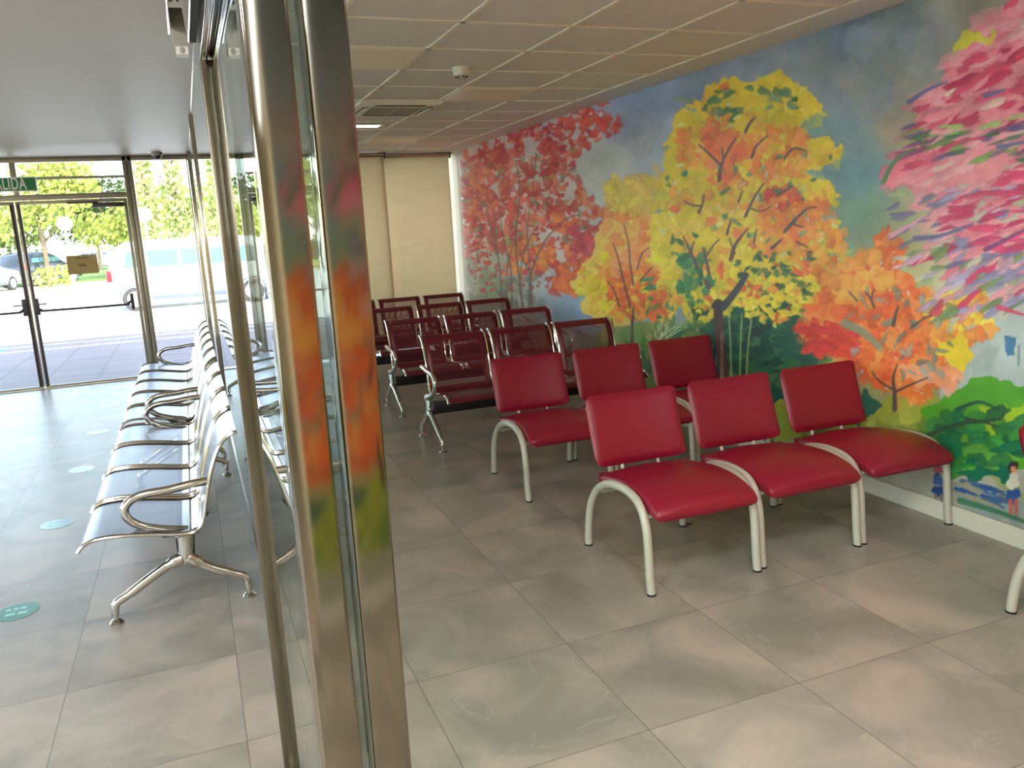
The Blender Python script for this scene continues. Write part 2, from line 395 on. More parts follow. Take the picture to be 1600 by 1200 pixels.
def blob(x, y, rx_, ry_, ang, c, a=1.0, irr=.25, edge=.0):
    Rr = max(rx_, ry_)*1.4; s = sl(x-Rr, x+Rr, y-Rr, y+Rr)
    dx = xx[s]-x; dy = yy[s]-y; ca, sa = math.cos(ang), math.sin(ang)
    u = (dx*ca+dy*sa)/rx_; v = (-dx*sa+dy*ca)/ry_; th = np.arctan2(v, u); p1, p2, p3 = rng.random(3)*6.28
    rad = 1+irr*(np.sin(2*th+p1)*.5+np.sin(3*th+p2)*.5+np.sin(5*th+p3)*.35)
    d = np.hypot(u, v)/rad
    w = np.clip((1-d)*max(2, min(rx_, ry_))*.9, 0, 1)[..., None]*a
    cc = np.array(c)*(1+.14*(v[..., None])*0.5)
    t = cv[s]; t[:] = t*(1-w)+cc*w
    if edge:
        e = (np.clip(1-np.abs(d-.93)*max(2, min(rx_, ry_))*1.1, 0, 1)*edge)[..., None]; t[:] = t*(1-e)+np.array(c)*.68*e
def stroke(pts, w0, w1, c, a=1.0):
    P = smoothpath([(x, y, 0) for x, y in pts], 6)
    for i, (p, q) in enumerate(zip(P, P[1:])):
        w = w0+(w1-w0)*i/len(P); s = sl(min(p.x, q.x)-w-2, max(p.x, q.x)+w+2, min(p.y, q.y)-w-2, max(p.y, q.y)+w+2)
        vx, vy = q.x-p.x, q.y-p.y; L = vx*vx+vy*vy+1e-6
        t = np.clip(((xx[s]-p.x)*vx+(yy[s]-p.y)*vy)/L, 0, 1); d = np.hypot(xx[s]-p.x-t*vx, yy[s]-p.y-t*vy)
        m = np.clip(w-d+.5, 0, 1)[..., None]*a; cv[s][:] = cv[s]*(1-m)+np.array(c)*m
def scatter(poly, n, r0, r1, pal, asp=(1, 1.5), ang=(0, 3.14), a=(.75, 1), irr=.3, edge=.25, warp=0):
    xs = [p[0] for p in poly]; ys = [p[1] for p in poly]; k = 0; tries = 0
    while k < n and tries < n*20:
        tries += 1; x = rng.uniform(min(xs), max(xs)); y = rng.uniform(min(ys), max(ys))
        if not inpoly(np.array([x]), np.array([y]), poly)[0]: continue
        r = rng.uniform(r0, r1); s = rng.uniform(*asp); c = np.array(pal[rng.integers(len(pal))], float)*rng.uniform(.93, 1.06)
        blob(x, y, r*s, r/s**.3, rng.uniform(*ang), c, rng.uniform(*a), irr, edge); k += 1
# --- sky wash
SKY = [((720,250),(196,176,172)),((740,350),(214,190,178)),((740,450),(168,168,146)),((800,480),(160,162,148)),((870,420),(184,182,180)),((905,470),(146,160,184)),((940,480),(140,152,172)),
 ((985,180),(150,156,182)),((1010,150),(136,148,178)),((965,250),(196,192,184)),((930,290),(202,198,190)),((1010,230),(166,172,186)),((1050,120),(132,142,166)),((1100,95),(138,148,166)),
 ((1200,60),(124,138,152)),((1330,55),(104,128,136)),((1420,40),(124,136,124)),((1350,140),(150,146,126)),((1400,200),(168,150,130)),((1330,200),(124,146,152)),((1345,270),(104,138,148)),((1360,320),(120,146,122)),
 ((1480,60),(146,148,132)),((1500,20),(144,142,126)),((1430,110),(150,146,126)),((1440,320),(170,168,130)),((1500,400),(196,182,150)),((1420,400),(180,170,120)),((1560,540),(166,174,166)),((1590,600),(170,178,170)),((1550,460),(200,186,166)),
 ((900,560),(130,140,110)),((1100,640),(120,140,80)),((1300,700),(150,152,120)),((1400,740),(156,150,126)),((1500,820),(160,154,134)),((1620,100),(214,130,136)),((1620,860),(168,160,140))]
num = np.zeros_like(cv); den = np.zeros(cv.shape[:2])
for (sx, sy), c in SKY:
    w = 1/(((xx+WX-sx)**2+(yy+WY-sy)**2)/900+1)**2; num += w[..., None]*np.array(c); den += w
cv[:] = num/den[..., None]
scatter([(960,100),(1400,-20),(1480,10),(1460,140),(1350,180),(1040,130),(980,260)], 60, 18, 45, [(134,146,172),(160,164,176),(118,136,150),(170,166,160)], a=(.15,.3), edge=0)
# --- lower ground
fill([(1230,600),(1460,600),(1500,700),(1640,800),(1640,870),(1440,790),(1230,690)], (150,150,96))
fill([(1040,560),(1300,560),(1340,690),(1200,680),(1040,640)], (150,164,70))
fill([(940,510),(1100,505),(1110,640),(930,600)], (128,152,84))
scatter([(940,510),(1100,505),(1110,600),(930,590)], 60, 5, 12, [(92,142,60),(150,160,100),(84,120,70),(176,170,110)], asp=(1,2.4), ang=(1.2,2.0))
fill([(1200,620),(1460,620),(1500,700),(1400,740),(1230,690)], (152,158,60))
scatter([(1230,640),(1440,640),(1470,720),(1290,710)], 40, 8, 20, [(120,138,50),(168,168,70),(96,120,50),(140,148,70)], a=(.5,.9))
fill([(1300,700),(1500,730),(1640,800),(1640,880),(1440,800)], (166,160,138))
fill([(1440,650),(1480,610),(1530,588),(1640,596),(1640,720),(1560,745),(1480,720)], (84,156,44))
fill([(1520,640),(1640,620),(1640,680),(1560,680)], (150,180,40))
fill([(1440,660),(1500,640),(1560,690),(1500,745),(1450,720)], (70,130,60))
fill([(1470,700),(1530,690),(1590,710),(1580,755),(1520,750),(1475,728)], (24,104,74))
scatter([(1460,650),(1600,640),(1600,740),(1480,730)], 46, 5, 16, [(30,110,70),(60,140,60),(24,90,66),(110,160,50),(50,120,50)], asp=(1,2.6), ang=(-.3,.3), a=(.6,1))
stroke([(1495,640),(1530,628),(1560,640)], 3, 1, (40,80,70)); stroke([(1450,680),(1500,662),(1560,655),(1570,640)], 4, 1.5, (52,84,58))
stroke([(1510,655),(1540,660),(1560,668)], 3, 1, (60,80,60))
fill([(1480,745),(1590,775),(1600,830),(1520,800)], (140,150,140)); 
for k in range(26): 
    x = rng.uniform(1475,1570); y = 745+(x-1475)*.35+rng.uniform(-8,20); stroke([(x,y),(x+rng.uniform(14,34),y+rng.uniform(2,14))], 3, 1, [(44,78,130),(150,142,110),(70,96,128)][k%3], .85)
stroke([(1500,782),(1560,800),(1640,830)], 5, 2, (70,116,84)); stroke([(1490,800),(1560,822),(1640,850)], 6, 4, (120,136,80))
# the two walkers of the mural (plain daubs)
for (x, y, s, c1, c2, c3) in ((1583, 750, 1.0, (206,198,170), (44,84,140), (196,96,76)), (1466, 748, .8, (70,92,140), (44,70,120), (130,110,100))):
    blob(x, y-20*s, 8*s, 10*s, 0, (60,36,40)); blob(x+1, y-16*s, 5*s, 7*s, 0, (206,132,96))
    blob(x, y+2*s, 10*s, 14*s, 0, c1); blob(x, y+24*s, 12*s, 11*s, 0, c2)
    stroke([(x-4,y+32*s),(x-3,y+52*s)], 3*s, 2*s, c3); stroke([(x+5,y+32*s),(x+5,y+52*s)], 3*s, 2*s, c3)
blob(1470, 733, 12, 7, 0, (176,86,98))
# --- house at the right edge
fill([(1550,500),(1640,490),(1640,600),(1545,590)], (172,180,172), warp=.5); fill([(1566,528),(1584,526),(1586,556),(1572,560)], (70,116,146), warp=.4)
stroke([(1592,540),(1592,570)], 2, 1.5, (120,136,136)); fill([(1515,570),(1530,550),(1560,545),(1550,590),(1520,592)], (160,170,160), warp=.5)
# --- red tree (left)
redA = [(718,240),(800,200),(880,176),(944,158),(972,196),(925,222),(915,250),(890,270),(925,300),(950,340),(955,392),(915,430),(885,440),(870,470),(835,420),(770,440),(722,410)]
fill([(718,236),(800,204),(880,182),(930,170),(915,220),(890,270),(915,310),(930,380),(880,410),(800,400),(722,390)], (226,190,180), .5)
RED = [(212,84,78),(204,70,72),(220,100,82),(198,64,74),(226,124,98),(208,92,86),(188,60,70)]
scatter(redA, 430, 3.2, 7.5, RED, asp=(1,1.9), edge=.15, irr=.45)
scatter([(722,250),(860,200),(870,300),(840,390),(722,380)], 150, 4, 8, RED, asp=(1,1.8), edge=.15)
scatter(redA, 120, 1.5, 3.5, [(216,196,186),(200,190,180),(226,206,190)], asp=(1,2.6), edge=0, irr=.5)
scatter([(722,260),(780,250),(790,330),(730,340)], 24, 3, 6, [(228,136,84),(220,120,80)], asp=(1,2))
scatter([(722,260),(900,230),(920,380),(740,400)], 50, 2, 4.5, [(150,150,110),(120,130,100),(170,160,90)], asp=(1,2.4))
scatter([(900,160),(975,200),(960,215),(900,250),(890,200)], 26, 3, 6.5, [(214,84,68),(220,100,76),(204,74,66)], asp=(1,2))
scatter([(880,290),(900,280),(950,330),(950,395),(880,440),(850,400)], 42, 4, 9, [(222,104,70),(226,128,84),(210,84,66)], asp=(1,1.8))
scatter([(880,350),(960,380),(900,400)], 26, 5, 9, [(206,72,92),(196,70,90),(212,90,96)], asp=(1,2), a=(.5,.9))
scatter([(722,400),(770,420),(800,470),(722,470)], 60, 4, 9, [(160,166,136),(140,150,122),(178,170,150)], a=(.5,.9), asp=(1,2))
scatter([(722,400),(820,420),(860,450),(740,460)], 60, 1.6, 3.4, [(206,84,76),(196,66,66)])
scatter([(780,440),(850,430),(850,480),(780,490)], 18, 3, 8, [(116,124,120),(140,146,136),(100,106,110)], a=(.4,.8), asp=(1,1.6))
scatter([(800,360),(870,380),(860,440),(800,420)], 18, 4, 8, [(232,142,74),(228,126,66)], asp=(1,1.8))
scatter([(862,438),(880,420),(905,440),(895,460)], 14, 5, 10, [(230,116,74)], asp=(1,1.8))
BR = (120,92,84)
for pts, w in [([(818,488),(812,440),(806,380),(812,300),(806,250)],1.8),([(832,490),(830,430),(850,380),(880,345),(905,335)],1.7),([(785,478),(782,430),(776,380),(772,330)],1.5),([(800,480),(798,420),(786,370),(780,320)],1.2),
               ([(826,486),(828,420),(824,360),(832,300),(838,240)],1.3),([(812,440),(820,390),(842,350)],1.1),([(790,470),(794,410),(806,372)],1.1),([(745,400),(752,360),(744,330)],1),([(776,400),(766,350),(758,320)],1),([(830,430),(815,400),(808,380)],1)]:
    stroke(pts, w, .6, BR, .9)
# --- orange and yellow tree (middle)
fill([(896,452),(905,420),(935,395),(945,340),(950,290),(985,270),(1030,285),(1060,340),(1070,450),(1050,495),(990,505),(930,500)], (232,190,96))
scatter([(900,440),(930,400),(1060,400),(1060,490),(960,505),(905,470)], 150, 3, 9, [(226,190,60),(232,176,62),(236,150,66),(214,190,70)], asp=(1,1.7))
scatter([(945,330),(1040,320),(1050,420),(960,430)], 100, 5, 13, [(240,156,80),(240,134,74),(238,176,100),(244,148,100)], asp=(1,1.8), a=(.6,.95))
scatter([(950,430),(1040,410),(1040,490),(960,500)], 120, 2.5, 7, [(236,112,60),(228,100,60),(240,140,60)], asp=(1,2.4))
scatter([(945,280),(1030,275),(1030,330),(950,330)], 50, 4, 10, [(226,196,84),(216,190,96),(232,186,100)], a=(.5,.9))
scatter([(1000,440),(1060,420),(1060,490),(1010,500)], 14, 3, 6, [(90,140,110),(70,130,80)], asp=(1,2.4))
for pts, w in [([(985,480),(975,440),(965,400),(958,380)],1.8),([(990,445),(985,415),(982,380),(975,350)],1.6),([(1000,440),(1012,425),(1022,415)],1.3),([(968,478),(960,455),(950,440)],1.5),([(996,420),(1004,395),(1020,385)],1.2),([(988,505),(990,480)],2.5),([(988,560),(988,500)],3),([(958,520),(956,498)],2)]:
    stroke(pts, w, .7, (112,76,70), .9)
# --- big yellow tree
big = [(1022,300),(1040,240),(1052,190),(1085,165),(1108,140),(1150,116),(1178,128),(1200,118),(1232,116),(1262,135),(1290,165),(1290,192),(1262,205),(1250,215),(1290,212),(1322,232),(1318,246),(1285,262),(1262,270),(1300,290),(1312,310),(1292,330),(1308,352),(1300,372),(1325,400),(1340,430),(1310,480),(1300,520),(1200,530),(1090,500),(1030,450),(1018,370)]
fill(big, (222,190,62))
fill([(1262,178),(1290,176),(1300,210),(1255,210)], (120,160,150), .6)
YEL = [(226,198,60),(218,190,56),(232,184,66),(212,196,76),(236,206,84),(206,184,60)]
scatter(big, 420, 4, 12, YEL, asp=(1,2.0), a=(.3,.85), edge=.12, irr=.5)
ORG = [(232,150,62),(228,128,62),(236,168,74),(224,112,66),(240,142,84)]
scatter([(1060,200),(1180,180),(1270,220),(1260,270),(1200,280),(1130,300),(1060,260)], 90, 5, 12, ORG, asp=(1,1.8), a=(.4,.9), edge=.12, irr=.45)
scatter([(1100,200),(1160,210),(1150,270),(1110,290)], 34, 5, 12, [(226,104,72),(232,124,80)], asp=(1,1.6), a=(.6,.9))
scatter([(1180,300),(1290,310),(1320,380),(1290,430),(1200,400)], 110, 5, 13, ORG, asp=(1,1.9), a=(.4,.9), edge=.12, irr=.5)
scatter([(1040,300),(1160,300),(1180,420),(1060,430)], 60, 4, 10, [(236,150,70),(240,196,90),(226,176,60)], asp=(1,1.7), a=(.5,.9))
scatter([(1190,300),(1250,290),(1250,330),(1200,330)], 16, 4, 8, [(214,74,60),(222,96,66)], asp=(1,2))
GRN = [(74,120,96),(92,132,104),(60,104,84),(130,156,120)]
scatter([(1060,150),(1240,125),(1250,200),(1080,190)], 24, 4, 8, GRN, asp=(1,2), a=(.6,.9), ang=(-.5,.5))
scatter([(1040,240),(1300,240),(1300,440),(1040,440)], 46, 2.5, 5.5, GRN, asp=(1,2), a=(.6,.95))
scatter(big, 60, 2, 4, [(206,206,180),(214,214,160)], asp=(1,2.4), a=(.5,.9), edge=0)
for x, y, q in [(1190,118,7),(1262,196,9),(1274,272,10),(1300,262,8),(1040,232,6),(1250,300,5),(1300,400,7),(1082,172,6),(1294,340,7),(1030,330,6),(1210,150,4),(1240,430,5)]:
    blob(x, y, q*1.5, q*.6, rng.uniform(-.6, .6), (132,156,150), .75, .45)
scatter(big, 26, 4, 8, [(232,128,76),(228,116,70)], asp=(1,1.3), a=(.6,.9), edge=.2)
# foliage in front of the trunk
scatter([(1040,430),(1320,400),(1320,520),(1240,540),(1080,500)], 200, 4, 10, YEL+[(230,130,60),(238,160,70),(222,100,60)], asp=(1,1.8))
scatter([(1060,400),(1110,400),(1110,480),(1060,480)], 26, 4, 9, [(60,120,80),(80,140,90),(48,100,76)], asp=(1,2.4))
scatter([(1150,400),(1270,390),(1270,470),(1160,470)], 36, 3, 7, [(54,88,66),(40,76,64),(76,100,60),(90,116,70)], asp=(1,2), ang=(-1,1))
fill([(1090,490),(1130,470),(1180,480),(1230,470),(1290,520),(1275,590),(1180,640),(1110,610),(1075,540)], (36,82,66))
scatter([(1080,480),(1290,490),(1290,590),(1100,610)], 130, 5, 13, [(30,78,64),(24,66,58),(46,96,66),(70,110,66),(20,56,50)], asp=(1,2), ang=(-.8,.8))
scatter([(1040,500),(1100,490),(1110,560),(1050,560)], 34, 4, 9, [(96,124,66),(70,112,70),(130,140,80)], asp=(1,2))
scatter([(1130,440),(1290,430),(1310,520),(1200,520)], 46, 3, 7, [(226,190,60),(236,202,64),(228,140,62),(210,90,60)], asp=(1,2), edge=.1)
scatter([(1060,460),(1240,460),(1250,500),(1060,500)], 30, 4, 9, [(236,202,64),(226,190,60)], asp=(1,2), edge=.15, irr=.45)
for x0 in (1143, 1156, 1166): stroke([(x0,600),(x0+(x0-1150)*.2,540),(x0+(x0-1150)*.6,490)], 1.6, 1, (150,160,96), .9)
stroke([(1134,640),(1130,580),(1124,520),(1122,474)], 8, 7, (84,58,58)); stroke([(1128,600),(1128,520)], 3, 2, (150,120,90), .6)
stroke([(1130,480),(1150,455),(1166,430)], 6, 4, (70,72,80)); stroke([(1118,478),(1128,474)], 6, 4, (70,58,66))
BK = (104,74,78)
for pts, w in [([(1142,406),(1148,385),(1158,370),(1168,358)],3.2),([(1148,396),(1140,372)],1.4),([(1124,282),(1126,262),(1130,250),(1128,230)],3),([(1126,258),(1110,242),(1092,226)],2.2),([(1132,246),(1142,228),(1150,216)],2),([(1175,246),(1182,228),(1200,212)],2.2),
               ([(1165,206),(1172,192),(1180,184)],2.2),([(1165,338),(1178,310),(1194,286)],2.4),([(1174,326),(1190,330),(1206,322)],1.5),([(1226,362),(1246,340),(1262,326),(1276,324)],2.8),([(1240,350),(1250,354),(1256,354)],1.5),([(1090,418),(1080,395),(1068,370)],2.4),
               ([(1080,396),(1084,378)],1.3),([(1108,428),(1104,408),(1098,386)],2.4),([(1104,400),(1116,382),(1124,374)],1.5),([(1092,332),(1098,318),(1100,304)],2),([(1094,322),(1080,320),(1070,314)],1.5),([(1226,248),(1240,232),(1262,236)],1.8),([(1136,366),(1142,345)],2.2),
               ([(1206,388),(1222,374)],2.8),([(1178,380),(1182,358)],1.5),([(1215,305),(1240,290)],1.6),([(1245,378),(1262,386)],1.8),([(1154,316),(1160,298)],1.6),([(1108,448),(1100,436)],4)]:
    stroke(pts, w, .8, BK, .92)
# pale twiggy shrub
for k in range(16):
    x = 1030+rng.uniform(-6,14); stroke([(x,580),(x-2+rng.uniform(-4,4),540),(x+rng.uniform(-12,34),512+rng.uniform(-10,14))], 2, .8, [(196,200,164),(140,132,80),(206,206,176)][k%3], .85)
# --- orange tree (right)
orr = [(1382,352),(1402,372),(1410,410),(1424,440),(1450,452),(1478,470),(1470,520),(1496,560),(1492,600),(1455,600),(1440,640),(1425,615),(1392,612),(1350,590),(1300,548),(1262,540),(1250,510),(1282,470),(1300,430),(1345,410),(1368,380)]
fill(orr, (228,112,58))
scatter(orr, 300, 6, 15, [(232,118,56),(222,98,54),(236,136,64),(214,84,56),(240,150,76)], asp=(1,1.9), a=(.25,.8), edge=.1, irr=.5)
scatter(orr, 40, 1.5, 3, [(220,214,190),(214,190,160)], asp=(1,2.4), edge=0)
scatter([(1290,420),(1370,390),(1400,440),(1300,480)], 50, 6, 13, [(238,150,70),(234,166,80)], a=(.6,.9))
scatter([(1250,500),(1340,510),(1330,560),(1260,550)], 30, 6, 12, [(222,70,56),(206,60,56)], asp=(1.2,2.4), ang=(-.2,.5))
scatter([(1450,470),(1540,460),(1550,520),(1500,560),(1460,550)], 70, 6, 12, [(236,176,60),(232,150,70),(226,196,70),(236,130,70)], asp=(1,1.6))
fill([(1462,540),(1500,528),(1520,560),(1490,572)], (228,196,50)); fill([(1400,575),(1500,570),(1490,610),(1420,600)], (232,160,120), .7)
scatter([(1320,450),(1500,460),(1480,600),(1340,590)], 36, 3, 7, [(130,140,124),(110,112,100),(150,158,140)], asp=(1.2,2.6), a=(.6,.9))
stroke([(1320,505),(1350,520),(1376,545)], 7, 4, (140,134,104), .85)
for pts, w in [([(1398,640),(1398,616),(1396,590),(1402,570)],4),([(1398,610),(1375,596),(1362,580)],2),([(1400,612),(1426,600),(1450,590)],2),([(1366,480),(1360,466),(1352,456)],2),([(1361,468),(1366,452)],1.6),([(1396,508),(1400,490),(1404,478)],3),([(1424,512),(1440,500),(1456,492)],2),([(1340,470),(1326,455)],1.5)]:
    stroke(pts, w, .9, (92,78,70), .9)
fill([(1338,640),(1350,618),(1370,622),(1362,650),(1345,672)], (50,96,76))
# --- pink tree (top right)
pink = [(1640,-100),(1600,-60),(1570,-10),(1555,25),(1520,60),(1500,80),(1488,105),(1470,130),(1420,162),(1440,170),(1415,225),(1425,232),(1395,250),(1380,285),(1402,285),(1440,300),(1430,330),(1460,340),(1470,400),(1500,430),(1560,430),(1640,470)]
fill(pink, (224,140,146))
PK = [(228,136,146),(222,116,132),(232,160,164),(214,96,118),(234,172,174)]
scatter(pink, 200, 7, 20, PK, asp=(1.4,2.8), ang=(-.75,-.15), a=(.25,.75), edge=.12, irr=.4)
scatter(pink, 70, 4, 9, [(214,84,110),(200,64,98),(234,176,176),(222,206,180)], asp=(2,3.8), ang=(-.75,-.15), a=(.5,.95), edge=.15)
scatter([(1480,100),(1640,60),(1640,180),(1450,200)], 60, 5, 12, [(214,80,108),(196,56,92),(230,140,150)], asp=(2,4), ang=(-.8,-.2))
scatter([(1390,300),(1640,280),(1640,460),(1400,440)], 110, 4, 9, [(140,130,160),(176,160,186),(120,112,150),(190,186,160),(226,160,170),(160,170,120)], asp=(2,4.5), ang=(-.6,-.1))
scatter([(1410,190),(1640,180),(1640,250),(1420,250)], 44, 4, 8, [(130,72,112),(104,84,130),(120,150,80),(70,110,80),(160,186,110)], asp=(2,4.5), ang=(-.5,-.05))
scatter([(1490,290),(1640,260),(1640,400),(1470,400)], 56, 5, 9, [(214,70,110),(196,60,100),(228,130,146)], asp=(2,4), ang=(-.5,.1))
scatter([(1420,380),(1600,400),(1600,480),(1450,500)], 56, 4, 9, [(196,150,170),(206,60,100),(150,140,170),(220,150,150),(120,140,90)], asp=(2,4), ang=(-.8,-.2))
fill([(1492,80),(1504,42),(1520,40),(1530,60),(1555,52),(1540,66),(1500,80)], (206,196,70)); 
for pts in [[(1420,160),(1450,140),(1480,128)],[(1470,235),(1500,222),(1540,215)],[(1380,285),(1400,250),(1430,232)],[(1430,372),(1470,368),(1520,350)],[(1540,150),(1570,140)],[(1560,230),(1600,222)],[(1560,480),(1600,492)],[(1540,390),(1600,360)]]:
    stroke(pts, 4, 1.2, [(206,74,104),(126,70,110),(90,120,80),(110,104,144)][int(rng.integers(4))], .9)
# --- watercolour unevenness
cv *= (1+.16*wash[..., None]); cv = np.clip(cv*np.array([1.07, 1.09, 1.14]), 0, 250)

def mural_mesh(name, pts_fn, uv_to_canvas, cols, rows, thick):
    """pts_fn(i,j arrays)->xyz ; uv_to_canvas -> canvas px,py"""
    I, J = np.meshgrid(np.linspace(0, 1, cols), np.linspace(0, 1, rows))
    P = pts_fn(I, J); px, py = uv_to_canvas(I, J)
    x = np.clip(px-CX0, 0, CW-1.01); y = np.clip(py-CY0, 0, CH-1.01); x0 = x.astype(int); y0 = y.astype(int); fx = (x-x0)[..., None]; fy = (y-y0)[..., None]
    c = (cv[y0, x0]*(1-fx)+cv[y0, x0+1]*fx)*(1-fy)+(cv[y0+1, x0]*(1-fx)+cv[y0+1, x0+1]*fx)*fy
    c = c/255; c = np.where(c <= .04045, c/12.92, ((c+.055)/1.055)**2.4)
    n = cols*rows; idx = np.arange(n).reshape(rows, cols)
    q = np.stack([idx[:-1, :-1], idx[:-1, 1:], idx[1:, 1:], idx[1:, :-1]], -1).reshape(-1, 4)
    me = bpy.data.meshes.new(name); me.vertices.add(n); me.vertices.foreach_set('co', P.reshape(-1))
    me.loops.add(q.size); me.loops.foreach_set('vertex_index', q.reshape(-1))
    me.polygons.add(len(q)); me.polygons.foreach_set('loop_start', np.arange(0, q.size, 4)); me.polygons.foreach_set('loop_total', np.full(len(q), 4))
    me.update(); me.validate()
    at = me.color_attributes.new('paint', 'FLOAT_COLOR', 'POINT')
    at.data.foreach_set('color', np.concatenate([c.reshape(-1, 3), np.ones((n, 1))], 1).reshape(-1))
    m = MATS.get('mural_print')
    if not m:
        m = bpy.data.materials.new('mural_print'); m.use_nodes = True; MATS['mural_print'] = m; nn = m.node_tree; b = nn.nodes['Principled BSDF']
        a = nn.nodes.new('ShaderNodeVertexColor'); a.layer_name = 'paint'; nn.links.new(a.outputs[0], b.inputs['Base Color'])
        b.inputs['Roughness'].default_value = .42; b.inputs['Specular IOR Level'].default_value = .35
        tcn = nn.nodes.new('ShaderNodeTexCoord'); wv = nn.nodes.new('ShaderNodeTexNoise'); wv.inputs['Scale'].default_value = 350
        bp = nn.nodes.new('ShaderNodeBump'); bp.inputs['Strength'].default_value = .1; bp.inputs['Distance'].default_value = .002
        nn.links.new(tcn.outputs['Object'], wv.inputs[0]); nn.links.new(wv.outputs[0], bp.inputs['Height']); nn.links.new(bp.outputs[0], b.inputs['Normal'])
    me.materials.append(m); o = bpy.data.objects.new(name, me); col.objects.link(o)
    return o
Ym0, Ym1 = 10.34, -1.2
# columns spaced evenly in sight angle so that the near part is as sharp as the far one
def ycol(I):
    pxs = 724+(1645-724)*np.minimum(I/.86, 1); 
    Ytab = np.linspace(Ym0, 1.35, 4000); pt, _ = proj_wall(Ytab, np.full_like(Ytab, 1.2)); Y = np.interp(pxs, pt, Ytab)
    return np.where(I > .86, 1.35+(Ym1-1.35)*(I-.86)/.14, Y)
def wall_pts(I, J): return np.stack([np.full_like(I, XW-.001), ycol(I), .097+(ZC-.002-.097)*J], -1)
def wall_uv(I, J):
    Y = ycol(I); Z = .097+(ZC-.002-.097)*J
    yt = np.linspace(6, 1.4, 1500); ye = np.array([np.interp(1622, proj_wall(yt, np.full_like(yt, z))[0], yt) for z in Z[:, 0]])[:, None]
    Y = np.where(Y < ye, 2*ye-Y, Y); return proj_wall(Y, Z)      # past the visible end the pattern repeats mirrored
mural = mural_mesh('mural', wall_pts, wall_uv, 800, 480, .003)
tag(mural, 'watercolour mural of red, yellow, orange and pink trees covering the long right wall', 'mural')
bm = NB(); box(bm, .40, XW, -1.45, -1.3, 0, 2.6); struct(obj('wall_back', bm, M_['wall'], smooth=0))
bm = NB(); box(bm, .25, XW, -1.3, -1.286, 0, .095); struct(obj('baseboard_back', bm, M_['skirt'], smooth=0))
def back_pts(I, J): return np.stack([.25+(XW-.25)*I, np.full_like(I, -1.297), .097+(ZC-.097)*J], -1)
def back_uv(I, J):
    Y = 3.36-.75*I; return proj_wall(Y, .097+(ZC-.002-.097)*J)
m2 = mural_mesh('mural', back_pts, back_uv, 260, 160, .003)
tag(m2, 'second stretch of tree mural on the back wall, mirrored in the steel post', 'mural')

# ------------------------------------------------------------------ entrance facade
FR = M_['frame']
def fpost(name, x0, x1, z0=0, z1=2.6, y0=YF-.05, y1=YF+.05, m=FR):
    bm = NB(); w = (x1-x0)
    box(bm, x0, x0+w*.47, y0, y1, z0, z1, 0, .004); box(bm, x1-w*.47, x1, y0, y1, z0, z1, 0, .004); box(bm, x0+w*.45, x1-w*.45, y0+.01, y1-.01, z0, z1, 1)
    return obj(name, bm, [m, M_['rubber']], smooth=30)
def facade():
    for i, (a, b) in enumerate([(-4.0, -3.92), (-2.88, -2.80), (-.56, -.46), (.13, .21), (1.75, 1.83)]):
        struct(fpost('trim_%d' % (1+i), a, b))
    bm = NB(); box(bm, -4.9, XW, YF-.05, YF+.05, 2.55, 2.6, 0, .004); box(bm, -4.9, XW, YF-.03, YF+.03, 2.6, 2.7, 0); struct(obj('trim_6', bm, FR))
    bm = NB(); box(bm, -2.80, -.56, YF-.05, YF+.05, 2.14, 2.20, 0, .004); struct(obj('trim_7', bm, FR))
    bm = NB(); box(bm, -1.70, -1.64, YF-.04, YF+.04, 2.20, 2.55, 0, .004); struct(obj('trim_8', bm, FR))
    bm = NB(); box(bm, -4.9, XW, YF-.06, YF+.06, 0, .012, 0, .003); struct(obj('trim_9', bm, M_['steel']))
    # fixed panes
    for i, (a, b, z0, z1) in enumerate([(-.46, .13, .012, 2.55), (.21, 1.75, .012, 2.55), (1.83, 3.43, .012, 2.55), (-3.92, -2.88, .012, 2.55)]):
        w = bx('window_%d' % (1+i), (a, b, YF-.004, YF+.004, z0, z1), GL); struct(w)
    for i, (a, b) in enumerate([(-2.80, -1.70), (-1.64, -.56)]):
        w = struct(bx('window_%d' % (12+i), (a, b, YF-.004, YF+.004, 2.20, 2.55), GL))
        bm = NB(); box(bm, a, b, YF+.02, YF+.045, 2.365, 2.395); obj('glazing_bar', bm, M_['frame'], w)
        bm = NB(); box(bm, a+.15, b-.15, YF+.02, YF+.026, 2.475, 2.48); obj('wire', bm, M_['frame'], w)
facade()
